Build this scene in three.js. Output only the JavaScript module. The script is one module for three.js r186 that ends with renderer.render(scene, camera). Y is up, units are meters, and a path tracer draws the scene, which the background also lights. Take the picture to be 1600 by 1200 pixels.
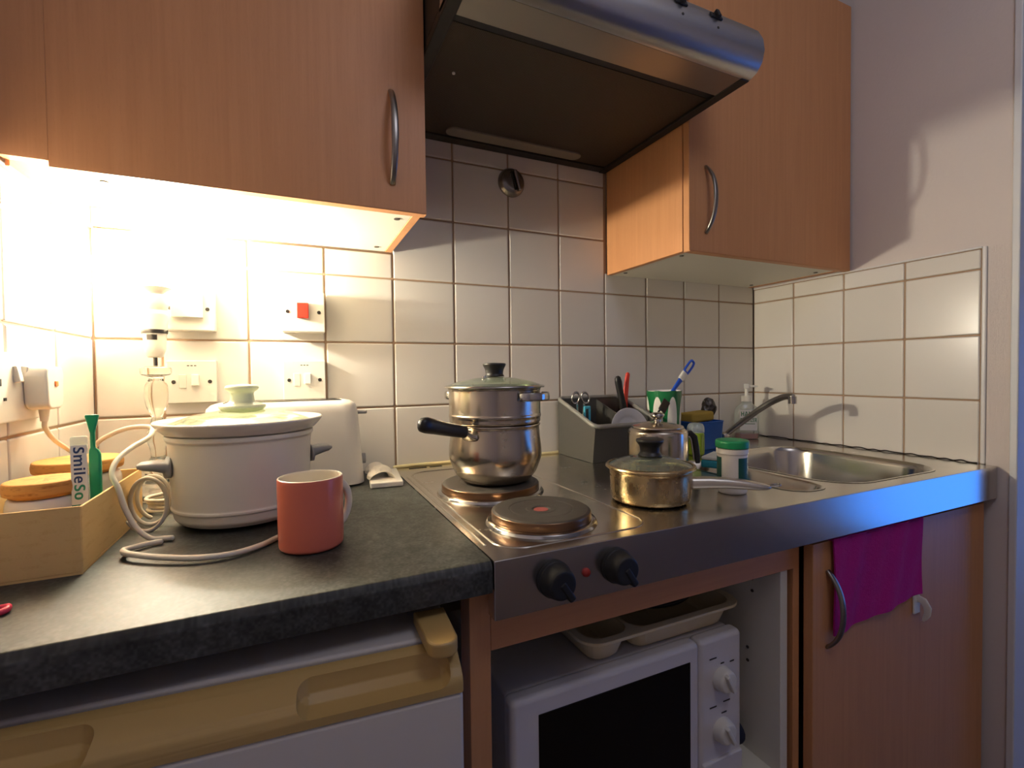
import * as THREE from 'three';
import { RoundedBoxGeometry } from 'three/addons/geometries/RoundedBoxGeometry.js';
import { mergeGeometries, mergeVertices, toCreasedNormals } from 'three/addons/utils/BufferGeometryUtils.js';
import { RectAreaLightUniformsLib } from 'three/addons/lights/RectAreaLightUniformsLib.js';
import { Brush, Evaluator, SUBTRACTION } from 'three-bvh-csg';

// ---------------------------------------------------------------- camera, sky, exposure
const scene = new THREE.Scene();
const camera = new THREE.PerspectiveCamera(77.2, 4 / 3, 0.01, 50);
camera.position.set(0.0793, 1.1261, 1.1644);
camera.rotation.order = 'YXZ';
camera.rotation.set(-0.0240, -0.4307, -0.0120);
const renderer = new THREE.WebGLRenderer({ antialias: true });
renderer.toneMapping = THREE.LinearToneMapping;
renderer.toneMappingExposure = 1.0;
renderer.shadowMap.enabled = true;
scene.background = new THREE.Color().setRGB(0.06, 0.26, 1.0);      // blue dusk outside the window
scene.backgroundIntensity = 2.7;
const BULB = [-0.15, 1.299, 0.068], BULB_CD = 3.2, BULB_RGB = [1.0, 0.955, 0.79];

// ---------------------------------------------------------------- helpers
let seed = 7;
const rnd = () => { seed = (seed * 1664525 + 1013904223) >>> 0; return seed / 4294967296; };
const V = (x, y, z) => new THREE.Vector3(x, y, z);
const names = new Map();
function numbered(n) { const k = names.get(n) || 0; names.set(n, k + 1); return k ? `${n}_${String(k).padStart(3, '0')}` : n; }
function norm(g) {
  g = g.index ? g.toNonIndexed() : g;
  for (const k of Object.keys(g.attributes)) if (!['position', 'normal', 'uv'].includes(k)) g.deleteAttribute(k);
  if (!g.attributes.uv) g.setAttribute('uv', new THREE.BufferAttribute(new Float32Array(g.attributes.position.count * 2), 2));
  return g;
}
function part(name, geos, mat, parent) {
  const list = Array.isArray(geos) ? geos : [geos];
  const g = list.length > 1 ? mergeGeometries(list.map(norm)) : list[0];
  const m = new THREE.Mesh(g, mat); m.name = name; m.castShadow = m.receiveShadow = true;
  parent.add(m); return m;
}
function thing(name, label, category, [x, y, z] = [0, 0, 0], turn = 0, group) {
  const o = new THREE.Group(); o.name = numbered(name); o.position.set(x, y, z); o.rotation.y = turn;
  o.userData = { label, category }; if (group) o.userData.group = group;
  scene.add(o); return o;
}
function single(name, geos, mat, label, category, group) {
  const m = part(numbered(name), geos, mat, scene); m.userData = { label, category }; if (group) m.userData.group = group; return m;
}
function struct(name) { const o = new THREE.Group(); o.name = name; o.userData = { kind: 'structure' }; scene.add(o); return o; }
const box = (x0, x1, y0, y1, z0, z1, r = 0, seg = 2) => {
  const w = x1 - x0, h = y1 - y0, d = z1 - z0;
  const g = r ? new RoundedBoxGeometry(w, h, d, seg, Math.min(r, w / 2.01, h / 2.01, d / 2.01)) : new THREE.BoxGeometry(w, h, d);
  return g.translate((x0 + x1) / 2, (y0 + y1) / 2, (z0 + z1) / 2);
};
// box with uv in metres, grain along the given axis
function boxUV(x0, x1, y0, y1, z0, z1, r = 0.0012, grain = 'y') {
  const g = norm(box(x0, x1, y0, y1, z0, z1, r, 1)), p = g.attributes.position, n = g.attributes.normal, uv = [];
  for (let i = 0; i < p.count; i++) {
    const a = [Math.abs(n.getX(i)), Math.abs(n.getY(i)), Math.abs(n.getZ(i))], P = [p.getX(i), p.getY(i), p.getZ(i)];
    let u, v;
    if (a[0] >= a[1] && a[0] >= a[2]) [u, v] = [P[2], P[1]]; else if (a[1] >= a[2]) [u, v] = [P[2], P[0]]; else [u, v] = [P[0], P[1]];
    uv.push(...(grain === 'y' ? [u, v] : [v, u]));
  }
  g.setAttribute('uv', new THREE.Float32BufferAttribute(uv, 2)); return g;
}
const lathe = (pts, seg = 48) => new THREE.LatheGeometry(pts.map(([r, y]) => new THREE.Vector2(Math.max(r, 0.00001), y)), seg);
// rounds the corners of a lathe profile a little
function soft(pts, n = 4, k = 0.25) {
  const out = [pts[0]];
  for (let i = 1; i < pts.length - 1; i++) {
    const a = pts[i - 1], b = pts[i], c = pts[i + 1], A = [b[0] + (a[0] - b[0]) * k, b[1] + (a[1] - b[1]) * k], C = [b[0] + (c[0] - b[0]) * k, b[1] + (c[1] - b[1]) * k];
    for (let j = 0; j <= n; j++) { const t = j / n, s = 1 - t; out.push([s * s * A[0] + 2 * s * t * b[0] + t * t * C[0], s * s * A[1] + 2 * s * t * b[1] + t * t * C[1]]); }
  }
  out.push(pts[pts.length - 1]); return out;
}
const cyl = (r0, r1, h, x, y, z, seg = 32) => new THREE.CylinderGeometry(r0, r1, h, seg).translate(x, y, z);
const tube = (pts, r, seg = 64, rad = 10, closed = false, tension = 0.5) => {
  const c = new THREE.CatmullRomCurve3(pts.map((p) => V(...p)), closed, 'catmullrom', tension);
  const g = new THREE.TubeGeometry(c, seg, r, rad, closed);
  if (closed) return g;
  return mergeGeometries([norm(g), ...[pts[0], pts[pts.length - 1]].map((p) => norm(new THREE.SphereGeometry(r, rad, 6).translate(...p)))]);
};
// tube whose cross-section is an ellipse that changes along the path: rows of [x,y,z,halfWidth,halfHeight]
function sweep(rows, up = [0, 1, 0], seg = 16) {
  const pos = [], idx = [], uv = [], U = V(...up);
  const P = rows.map((r) => V(r[0], r[1], r[2]));
  rows.forEach((r, i) => {
    const t = P[Math.min(i + 1, rows.length - 1)].clone().sub(P[Math.max(i - 1, 0)]).normalize();
    const side = t.clone().cross(U).normalize(), n = side.clone().cross(t).normalize();
    for (let k = 0; k < seg; k++) {
      const a = k / seg * Math.PI * 2, ca = Math.cos(a), sa = Math.sin(a);
      const v = P[i].clone().addScaledVector(side, Math.sign(ca) * Math.abs(ca) ** 0.8 * r[3]).addScaledVector(n, Math.sign(sa) * Math.abs(sa) ** 0.8 * r[4]);
      pos.push(v.x, v.y, v.z); uv.push(k / seg, i / rows.length);
    }
  });
  for (let i = 0; i < rows.length - 1; i++) for (let k = 0; k < seg; k++) { const a = i * seg + k, b = i * seg + (k + 1) % seg; idx.push(a, b, a + seg, b, b + seg, a + seg); }
  for (const i of [0, rows.length - 1]) {
    const c = pos.length / 3; pos.push(P[i].x, P[i].y, P[i].z); uv.push(0, 0);
    for (let k = 0; k < seg; k++) { const a = i * seg + k, b = i * seg + (k + 1) % seg; i ? idx.push(a, b, c) : idx.push(b, a, c); }
  }
  const g = new THREE.BufferGeometry(); g.setAttribute('position', new THREE.Float32BufferAttribute(pos, 3)); g.setAttribute('uv', new THREE.Float32BufferAttribute(uv, 2)); g.setIndex(idx); g.computeVertexNormals(); return g;
}
function rrPts(cx, cz, hw, hd, r, n = 8) {           // rounded rectangle in plan
  const o = [];
  for (const [sx, sz, a0] of [[1, 1, 0], [-1, 1, 1], [-1, -1, 2], [1, -1, 3]]) for (let k = 0; k <= n; k++) {
    const a = (a0 + k / n) * Math.PI / 2; o.push([cx + sx * (hw - r) + r * Math.cos(a), cz + sz * (hd - r) + r * Math.sin(a)]);
  }
  return o;
}
function rrLoft(levels, capEnd = true, capStart = false) {   // levels: [y, cx, cz, hw, hd, r]
  const pos = [], idx = [], rings = levels.map(([y, ...a]) => rrPts(...a).map(([x, z]) => [x, y, z])), n = rings[0].length;
  rings.flat().forEach((p) => pos.push(...p));
  for (let i = 0; i < rings.length - 1; i++) for (let k = 0; k < n; k++) { const a = i * n + k, b = i * n + (k + 1) % n; idx.push(a, a + n, b, b, a + n, b + n); }
  const cap = (i, flip) => { const c = pos.length / 3, L = levels[i]; pos.push(L[1], L[0], L[2]); for (let k = 0; k < n; k++) { const a = i * n + k, b = i * n + (k + 1) % n; flip ? idx.push(a, b, c) : idx.push(b, a, c); } };
  if (capEnd) cap(rings.length - 1, true); if (capStart) cap(0, false);
  const g = new THREE.BufferGeometry(); g.setAttribute('position', new THREE.Float32BufferAttribute(pos, 3)); g.setIndex(idx);
  return toCreasedNormals(g, 0.9);
}
function extrudeX(pts, x0, x1, bevel = 0) {          // outline in (z, y), swept along x
  const s = new THREE.Shape(pts.map(([z, y]) => new THREE.Vector2(-z, y)));
  const g = new THREE.ExtrudeGeometry(s, { depth: x1 - x0 - 2 * bevel, bevelEnabled: bevel > 0, bevelThickness: bevel, bevelSize: bevel, bevelOffset: -bevel, bevelSegments: 2 });
  return toCreasedNormals(g.rotateY(Math.PI / 2).translate(x0 + bevel, 0, 0), 0.6);
}
function sheet(nu, nv, f, t) {                       // closed thin sheet: f(u,v) -> Vector3, thickness t
  const P = [], N = [], pos = [], uv = [], idx = [];
  for (let j = 0; j <= nv; j++) for (let i = 0; i <= nu; i++) {
    const u = i / nu, v = j / nv, e = 1e-3, p = f(u, v), a = f(u + e, v).sub(p), b = f(u, v + e).sub(p);
    P.push(p); N.push(a.cross(b).normalize()); uv.push([u, v]);
  }
  for (const s of [0.5, -0.5]) P.forEach((p, k) => { const q = p.clone().addScaledVector(N[k], s * t); pos.push(q.x, q.y, q.z); });
  const W = nu + 1, M = P.length;
  for (let j = 0; j < nv; j++) for (let i = 0; i < nu; i++) { const a = j * W + i; idx.push(a, a + 1, a + W, a + 1, a + W + 1, a + W, a + M, a + M + W, a + M + 1, a + M + 1, a + M + W, a + M + W + 1); }
  const edge = []; for (let i = 0; i < nu; i++) edge.push([i, i + 1]); for (let j = 0; j < nv; j++) edge.push([nu + j * W, nu + (j + 1) * W]);
  for (let i = nu; i > 0; i--) edge.push([nv * W + i, nv * W + i - 1]); for (let j = nv; j > 0; j--) edge.push([j * W, (j - 1) * W]);
  for (const [a, b] of edge) idx.push(a, a + M, b, b, a + M, b + M);
  const g = new THREE.BufferGeometry(); g.setAttribute('position', new THREE.Float32BufferAttribute(pos, 3)); g.setAttribute('uv', new THREE.Float32BufferAttribute([...uv, ...uv].flat(), 2)); g.setIndex(idx);
  return toCreasedNormals(g, 1.0);
}
// ---------------------------------------------------------------- textures and materials
function noiseGrid(n, s) { let q = s; const r = () => { q = (q * 1664525 + 1013904223) >>> 0; return q / 4294967296; }; const a = new Float32Array(n * n); for (let i = 0; i < n * n; i++) a[i] = r(); return a; }
const LAT = noiseGrid(256, 11);
function vnoise(x, y, px, py) {                      // tiling value noise, px/py are the periods
  const xi = Math.floor(x), yi = Math.floor(y), fx = x - xi, fy = y - yi, sx = fx * fx * (3 - 2 * fx), sy = fy * fy * (3 - 2 * fy);
  const at = (i, j) => LAT[((((j % py) + py) % py) * 67 + 13 & 255) * 256 + ((((i % px) + px) % px) * 31 + (((j % py) + py) % py) * 17 & 255)];
  return (at(xi, yi) * (1 - sx) + at(xi + 1, yi) * sx) * (1 - sy) + (at(xi, yi + 1) * (1 - sx) + at(xi + 1, yi + 1) * sx) * sy;
}
function dataTex(w, h, f, { srgb = true, repeat = [1, 1] } = {}) {
  const d = new Uint8Array(w * h * 4);
  for (let y = 0; y < h; y++) for (let x = 0; x < w; x++) { const c = f(x / w, y / h), o = (y * w + x) * 4; d[o] = c[0]; d[o + 1] = c[1]; d[o + 2] = c[2]; d[o + 3] = 255; }
  const t = new THREE.DataTexture(d, w, h); t.wrapS = t.wrapT = THREE.RepeatWrapping; t.magFilter = THREE.LinearFilter; t.minFilter = THREE.LinearMipmapLinearFilter; t.generateMipmaps = true;
  t.repeat.set(...repeat); if (srgb) t.colorSpace = THREE.SRGBColorSpace; t.needsUpdate = true; return t;
}
const clamp = (v) => Math.max(0, Math.min(255, v));
function grainTex(base, amp, repeat) {               // wood grain, streaks along v
  return dataTex(512, 512, (u, v) => {
    const w = vnoise(u * 12, v * 2, 12, 2) * 1.2, a = vnoise(u * 48 + w, v * 3, 48, 3), b = vnoise(u * 160, v * 8, 160, 8), c = vnoise(u * 250, v * 60, 250, 60), k = (a - 0.5) * 1.1 + (b - 0.5) * 0.7 + (c > 0.8 ? -0.35 : 0);
    return base.map((q, i) => clamp(q + amp * k * [1, 1, 0.9][i]));
  }, { repeat });
}
const std = (o) => new THREE.MeshStandardMaterial(o), phy = (o) => new THREE.MeshPhysicalMaterial(o);
const beechTex = grainTex([204, 143, 94], 6, [3, 2]);
const laminateTex = dataTex(512, 512, (u, v) => {
  const a = vnoise(u * 180, v * 180, 180, 180), b = vnoise(u * 40, v * 40, 40, 40), c = vnoise(u * 9, v * 9, 9, 9), k = 50 + (a - 0.5) * 34 + (b - 0.5) * 22 + (c - 0.5) * 14;
  return [clamp(k + 2), clamp(k + 3), clamp(k - 1)];
}, { repeat: [2.2, 2.2] });
const smudgeRough = (lo, hi, rep) => dataTex(256, 256, (u, v) => { const k = vnoise(u * 7, v * 7, 7, 7) * 0.55 + vnoise(u * 23, v * 23, 23, 23) * 0.3 + vnoise(u * 90, v * 90, 90, 90) * 0.15, r = 255 * (lo + (hi - lo) * k); return [r, r, r]; }, { srgb: false, repeat: rep });
const brushed = (lo, hi, rep) => dataTex(256, 256, (u, v) => { const k = vnoise(u * 4, v * 200, 4, 200) * 0.55 + vnoise(u * 6, v * 6, 6, 6) * 0.45, r = 255 * (lo + (hi - lo) * k); return [r, r, r]; }, { srgb: false, repeat: rep });
const plasterBump = dataTex(256, 256, (u, v) => { const k = 128 + (vnoise(u * 60, v * 60, 60, 60) - 0.5) * 90 + (vnoise(u * 14, v * 14, 14, 14) - 0.5) * 80; return [k, k, k]; }, { srgb: false, repeat: [3, 3] });
const stainTex = (base, stain, amt, rep) => dataTex(256, 256, (u, v) => { const n = vnoise(u * 6, v * 6, 6, 6) * 0.6 + vnoise(u * 26, v * 26, 26, 26) * 0.4, k = Math.max(0, (n - 0.5) * 2.4) * amt; return base.map((b, i) => clamp(b + (stain[i] - b) * Math.min(1, k))); }, { repeat: rep });

const M = {
  plaster: std({ color: '#d6c9c0', roughness: 0.9, bumpMap: plasterBump, bumpScale: 0.0006 }),
  ceiling: std({ color: '#d6d0c6', roughness: 0.95 }),
  floor: std({ color: '#6e5a4c', roughness: 0.6 }),
  grout: std({ color: '#a5876b', roughness: 0.95 }),
  tiles: ['#dcd5ca', '#d8d1c6', '#dfd8ce'].map((c) => phy({ color: c, roughness: 0.22, specularIntensity: 0.9 })),
  plasticTrim: std({ color: '#d9d4cf', roughness: 0.35 }),
  frame: std({ color: '#d8d6d4', roughness: 0.5 }),
  beech: std({ map: beechTex, roughness: 0.5 }),
  whitePanel: std({ color: '#ddd6c4', roughness: 0.6 }),
  screwHole: std({ color: '#4d4338', roughness: 0.8 }),
  laminate: std({ map: laminateTex, roughness: 0.5, bumpMap: laminateTex, bumpScale: 0.0002 }),
  steelTop: std({ color: '#cdc7bc', metalness: 1, roughness: 1, roughnessMap: smudgeRough(0.16, 0.3, [3, 3]) }),
  steelFace: phy({ color: '#cfcbc4', metalness: 1, roughness: 0.2 }),
  hoodSteel: phy({ color: '#cdcbca', metalness: 1, roughness: 0.3 }),
  potSteel: std({ color: '#c9bdab', metalness: 1, roughness: 1, roughnessMap: smudgeRough(0.1, 0.32, [4, 2]) }),
  stainedSteel: std({ map: stainTex([200, 176, 132], [136, 94, 48], 0.6, [3, 1]), metalness: 1, roughness: 1, roughnessMap: smudgeRough(0.14, 0.4, [4, 2]) }),
  chrome: std({ color: '#c4c1bc', metalness: 1, roughness: 0.14 }),
  handleSteel: std({ color: '#dcd5c8', metalness: 1, roughness: 0.36 }),
  nickel: std({ color: '#98928b', metalness: 1, roughness: 0.32 }),
  darkMetal: std({ color: '#5c5853', metalness: 0.9, roughness: 0.35 }),
  castIron: std({ color: '#4c463f', metalness: 0.35, roughness: 0.55, bumpMap: smudgeRough(0, 1, [6, 6]), bumpScale: 0.0003 }),
  burnerRim: std({ color: '#8d6d52', metalness: 1, roughness: 0.28 }),
  black: std({ color: '#1d1b1a', roughness: 0.4 }),
  blackMatt: std({ color: '#161514', roughness: 0.6 }),
  slot: std({ color: '#26211c', roughness: 0.9 }),
  redDot: std({ color: '#a8332b', roughness: 0.6 }),
  whitePlastic: std({ color: '#e4ded2', roughness: 0.35 }),
  whitePlastic2: std({ color: '#dcd5c8', roughness: 0.45 }),
  greyPlastic: std({ color: '#8f8d8c', roughness: 0.45 }),
  cable: std({ color: '#d8d0c0', roughness: 0.5 }),
  redPlastic: std({ color: '#e0402f', roughness: 0.4 }),
  neon: std({ color: '#e07a3a', roughness: 0.4 }),
  glass: phy({ color: '#f4f6ee', transmission: 1, thickness: 0.02, ior: 1.5, roughness: 0.02 }),
  lidGlass: phy({ color: '#d6e0cc', transmission: 0.85, thickness: 0, roughness: 0.06, ior: 1.5 }),
  pane: phy({ color: '#ffffff', transmission: 1, thickness: 0, roughness: 0 }),
  cream: std({ color: '#ded6c6', roughness: 0.3 }),
  crockery: phy({ color: '#e2dbcd', roughness: 0.18 }),
  knobGreen: std({ color: '#cfd6b8', roughness: 0.3 }),
  card: std({ map: stainTex([214, 178, 118], [196, 150, 90], 0.4, [3, 3]), roughness: 0.7 }),
  cork: std({ map: stainTex([206, 148, 76], [150, 92, 40], 0.7, [3, 3]), roughness: 0.8 }),
  ceramicWhite: phy({ color: '#dcd8d6', roughness: 0.2 }),
  pinkGlaze: phy({ color: '#d8735c', roughness: 0.28 }),
  mugInside: phy({ color: '#ddd3c0', roughness: 0.25 }),
  green: phy({ color: '#17a06c', roughness: 0.35, transmission: 0.25, thickness: 0 }),
  clear: phy({ color: '#f2f6f2', transmission: 0.8, thickness: 0, roughness: 0.12 }),
  greenLid: std({ color: '#128a52', roughness: 0.4 }),
  tubWhite: std({ color: '#e3dbd0', roughness: 0.45 }),
  greyTub: std({ color: '#5e5c58', metalness: 0.5, roughness: 0.36 }),
  greyRim: std({ color: '#8f8c86', metalness: 0.3, roughness: 0.45 }),
  blueTub: std({ color: '#1d5fb4', roughness: 0.45 }),
  soap: phy({ color: '#a8c432', roughness: 0.12, transmission: 0.45, thickness: 0 }),
  spongeYellow: std({ color: '#c9a84a', roughness: 0.95, bumpMap: plasterBump, bumpScale: 0.002 }),
  teal: std({ color: '#2b8f9c', roughness: 0.7 }),
  spongeWhite: std({ color: '#d9d6c8', roughness: 0.95 }),
  bluePlastic: std({ color: '#1a4ec0', roughness: 0.35 }),
  lightBlue: std({ color: '#56bcd6', roughness: 0.4 }),
  towel: std({ color: '#b8127f', roughness: 1, bumpMap: plasterBump, bumpScale: 0.0015 }),
  fridgeWhite: std({ color: '#cfc8bf', roughness: 0.4 }),
  yellowed: std({ color: '#b2935a', roughness: 0.45 }),
  microWhite: std({ color: '#d2cbc8', roughness: 0.38 }),
  microTop: std({ color: '#c6bfbb', roughness: 0.5 }),
  darkGlass: phy({ color: '#050506', roughness: 0.08 }),
  beige: std({ color: '#e2cfa6', roughness: 0.5 }),
  navy: std({ color: '#1c2036', roughness: 0.9 }),
  filter: std({ color: '#463a2c', metalness: 0.5, roughness: 0.5, bumpMap: dataTex(64, 64, (u, v) => { const k = (Math.sin(u * Math.PI * 16) * Math.sin(v * Math.PI * 16) > 0.2) ? 255 : 60; return [k, k, k]; }, { srgb: false, repeat: [30, 30] }), bumpScale: 0.0006 }),
  hoodUnder: std({ color: '#8f877b', metalness: 0.7, roughness: 0.3 }),
  hoodDark: std({ color: '#2b2722', metalness: 0.4, roughness: 0.5 }),
  hoodSlot: std({ color: '#948a7c', metalness: 0.5, roughness: 0.45 }),
  sealant: std({ color: '#e0cf9a', roughness: 0.5 }),
  grime: std({ color: '#2d241c', roughness: 0.95 }),
  pinkRed: std({ color: '#d83a58', roughness: 0.4 }),
  paper: std({ color: '#ece4d4', roughness: 0.9 }),
};
function textTex(w, h, draw) { const c = document.createElement('canvas'); c.width = w; c.height = h; const x = c.getContext('2d'); draw(x, w, h); const t = new THREE.CanvasTexture(c); t.colorSpace = THREE.SRGBColorSpace; return t; }

// ---------------------------------------------------------------- the room
const XL = -0.261, XR = 1.535, T = 0.1525, Y0 = 1.2, CEIL = 2.4, ZF = 3.0, XE = 3.2, TOP = 0.9;
{
  const f = struct('floor'); part('floor_slab', box(XL - 0.1, XE + 0.1, -0.1, 0, -0.15, ZF + 0.1), M.floor, f);
  const c = struct('ceiling'); part('ceiling_slab', box(XL - 0.1, XE + 0.1, CEIL, CEIL + 0.1, -0.15, ZF + 0.1), M.ceiling, c);
  const fr = struct('wall_front'); part('plaster', box(XL - 0.1, XE + 0.1, 0, CEIL, ZF, ZF + 0.1), M.plaster, fr);
  // far wall with the window opening
  const e = struct('wall_far'), [z0, z1, y0, y1] = [1.0, 2.0, 0.1, 1.5];
  part('plaster', [box(XE, XE + 0.1, 0, CEIL, -0.15, z0), box(XE, XE + 0.1, 0, CEIL, z1, ZF), box(XE, XE + 0.1, 0, y0, z0, z1), box(XE, XE + 0.1, y1, CEIL, z0, z1)], M.plaster, e);
  const w = struct('window_1');
  part('window_frame', [box(XE + 0.02, XE + 0.07, y0, y1, z0, z0 + 0.05), box(XE + 0.02, XE + 0.07, y0, y1, z1 - 0.05, z1), box(XE + 0.02, XE + 0.07, y0, y0 + 0.05, z0 + 0.05, z1 - 0.05), box(XE + 0.02, XE + 0.07, y1 - 0.05, y1, z0 + 0.05, z1 - 0.05)], M.frame, w);
  part('pane', box(XE + 0.04, XE + 0.044, y0 + 0.05, y1 - 0.05, z0 + 0.05, z1 - 0.05), M.pane, w);

  const cache = new Map(); let k = 0;
  const tile = (parent, w, h, place) => {
    const key = `${w.toFixed(4)}_${h.toFixed(4)}`;
    if (!cache.has(key)) cache.set(key, new RoundedBoxGeometry(w, h, 0.009, 2, 0.0032));
    const m = part('tile', cache.get(key), M.tiles[Math.floor(rnd() * 3)], parent); place(m);
    m.rotateX((rnd() - 0.5) * 0.008); m.rotateY((rnd() - 0.5) * 0.008); k++;
  };
  const G = 0.0036;
  // back wall
  const b = struct('wall_back');
  part('plaster', box(XL - 0.1, XE + 0.1, 0, CEIL, -0.15, -0.009), M.plaster, b);
  part('grout', [box(XL, XR, TOP - 0.01, 1.415, -0.009, -0.003), box(0.304, 0.924, 1.415, 1.72, -0.009, -0.003)], M.grout, b);
  const xs = [XL, -T, 0, T, 2 * T, 3 * T, 4 * T, 5 * T, 6 * T, 7 * T, 8 * T, 9 * T, XR];
  const ys = [TOP - 0.004, Y0 - T, Y0, Y0 + T, Y0 + 2 * T, Y0 + 3 * T, Y0 + 4 * T];
  for (let i = 0; i < xs.length - 1; i++) for (let j = 0; j < ys.length - 1; j++) {
    const lim = (i >= 4 && i <= 7) ? 1.72 : 1.413, y0 = ys[j], y1 = Math.min(ys[j + 1], lim);
    if (y1 - y0 < 0.02) continue;
    tile(b, xs[i + 1] - xs[i] - G, y1 - y0 - G, (m) => m.position.set((xs[i] + xs[i + 1]) / 2, (y0 + y1) / 2, -0.0045));
  }
  // left wall
  const l = struct('wall_left');
  part('plaster', box(XL - 0.1, XL - 0.009, 0, CEIL, -0.009, ZF), M.plaster, l);
  part('grout', box(XL - 0.009, XL - 0.003, TOP - 0.01, 1.41, 0, 0.616), M.grout, l);
  const zl = [0, 0.158, 0.3105, 0.463, 0.6155], yl = [TOP - 0.004, Y0 - T, Y0, Y0 + T, 1.408];
  for (let i = 0; i < 4; i++) for (let j = 0; j < 4; j++) tile(l, zl[i + 1] - zl[i] - G, yl[j + 1] - yl[j] - G, (m) => { m.position.set(XL - 0.0045, (yl[j] + yl[j + 1]) / 2, (zl[i] + zl[i + 1]) / 2); m.rotation.y = Math.PI / 2; });
  // right partition
  const r = struct('wall_right');
  part('plaster', box(XR + 0.009, XR + 0.1, 0, CEIL, 0, 0.655, 0.003), M.plaster, r);
  part('plaster_face', [box(XR + 0.002, XR + 0.009, 1.402, CEIL, 0, 0.655), box(XR + 0.002, XR + 0.009, 0, TOP - 0.01, 0, 0.655), box(XR + 0.002, XR + 0.009, TOP - 0.01, 1.402, 0.614, 0.655)], M.plaster, r);
  part('grout', box(XR + 0.003, XR + 0.009, TOP - 0.01, 1.402, 0, 0.606), M.grout, r);
  const zr = [0, 0.1446, 0.2971, 0.4496, 0.603], yr = [TOP - 0.004, Y0 - T, Y0, Y0 + T, 1.4];
  for (let i = 0; i < 4; i++) for (let j = 0; j < 4; j++) tile(r, zr[i + 1] - zr[i] - G, yr[j + 1] - yr[j] - G, (m) => { m.position.set(XR + 0.0045, (yr[j] + yr[j + 1]) / 2, (zr[i] + zr[i + 1]) / 2); m.rotation.y = -Math.PI / 2; });
  const t2 = struct('trim_2');   // white plastic tile edging
  part('tile_edging', [box(XR - 0.002, XR + 0.009, TOP, 1.404, 0.604, 0.613, 0.003), box(XR - 0.001, XR + 0.009, 1.4, 1.405, 0, 0.604, 0.002)], M.plasticTrim, t2);
  const t1 = struct('trim_1');   // painted end lining of the partition
  part('end_lining', box(XR - 0.004, XR + 0.104, 0, CEIL, 0.655, 0.669, 0.003), M.frame, t1);
}

// the room's own ceiling lamp, behind the camera
{
  const [x, y, z] = [0.6, 2.15, 1.35], rgb = [0.9, 0.92, 1.1];
  const c = thing('ceiling_lamp', 'large white paper globe lamp hanging from the ceiling', 'lamp', [x, y, z]);
  part('rod', cyl(0.006, 0.006, CEIL - y - 0.2, 0, (CEIL - y + 0.2) / 2, 0, 12), M.whitePlastic, c);
  part('globe', new THREE.SphereGeometry(0.2, 40, 28), std({ color: '#fff4e6', roughness: 0.8, emissive: new THREE.Color().setRGB(...rgb), emissiveIntensity: 0.6 }), c);
  const L = new THREE.PointLight(new THREE.Color().setRGB(...rgb), 0.6, 0, 2); L.castShadow = true; L.shadow.radius = 9.8; L.name = 'globe_light'; c.add(L);
}
// ---------------------------------------------------------------- wall cabinets
const bowHandle = (h, out = 0.03, r = 0.0052) => {
  const rows = []; for (let i = 0; i <= 24; i++) { const t = i / 24, a = (t - 0.5) * 2; rows.push([0, a * h / 2, out * (1 - a * a * a * a * 0.4 - a * a * 0.6), 0.0062 - 0.001 * Math.abs(a), 0.0036]); }
  return sweep(rows, [0, 0, 1], 12);
};
{
  const c = thing('wall_cabinet', 'beech wall cabinet with a white underside right above the lit bare bulb', 'cabinet');
  const [x0, x1, y0, y1, zb] = [-0.205, 0.303, 1.414, 2.14, 0.297];
  part('side_panel', boxUV(x0, x0 + 0.016, y0, y1, 0.001, zb), M.beech, c);
  part('side_panel', boxUV(x1 - 0.016, x1, y0, y1, 0.001, zb), M.beech, c);
  part('top_panel', boxUV(x0 + 0.016, x1 - 0.016, y1 - 0.016, y1, 0.001, zb, 0.001, 'x'), M.whitePanel, c);
  part('back_panel', box(x0 + 0.016, x1 - 0.016, y0 + 0.02, y1 - 0.016, 0.002, 0.006), M.whitePanel, c);
  const u = part('underside_panel', box(x0 + 0.016, x1 - 0.016, y0 + 0.001, y0 + 0.017, 0.001, zb - 0.001, 0.001), M.whitePanel, c);
  u.userData.label = 'white underside panel lit by the bulb';
  for (const [x, z] of [[-0.165, 0.262], [0.265, 0.255], [-0.165, 0.045], [0.262, 0.04]]) part('screw_cap', cyl(0.0055, 0.0055, 0.002, x, y0 + 0.0005, z, 16), M.screwHole, u);
  const d = part('door', boxUV(x0 - 0.004, x1 + 0.002, y0 - 0.004, y1, zb + 0.002, zb + 0.02, 0.0006), M.beech, c);
  part('edge_strip', box(x0 - 0.004, x1 + 0.002, y0 - 0.0052, y0 - 0.0042, zb + 0.002, zb + 0.0198), M.beech, d);
  const h = part('handle', bowHandle(0.158), M.nickel, d); h.position.set(0.246, 1.533, zb + 0.02); h.userData.label = 'bowed grey metal handle';
  const f = thing('filler_panel', 'beech filler strip between the bulb-side cabinet and the tiled wall corner', 'filler panel');
  part('front_board', boxUV(XL + 0.001, x0 - 0.0041, 1.4185, 2.14, 0.299, 0.317, 0.0004), M.beech, f);
  part('front_edge', box(XL + 0.001, x0 - 0.0046, 1.417, 1.4185, 0.299, 0.3168), M.beech, f);
  part('wall_batten', boxUV(XL + 0.001, XL + 0.006, 1.409, 1.45, 0.002, 0.2985, 0.001, 'x'), M.beech, f);
  part('recess_board', boxUV(XL + 0.006, x0 - 0.001, 1.446, 1.462, 0.002, 0.2985, 0.001, 'x'), M.beech, f);
  part('back_batten', boxUV(XL + 0.006, x0 - 0.001, 1.412, 1.446, 0.002, 0.014, 0.001, 'x'), M.beech, f);
}
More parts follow.
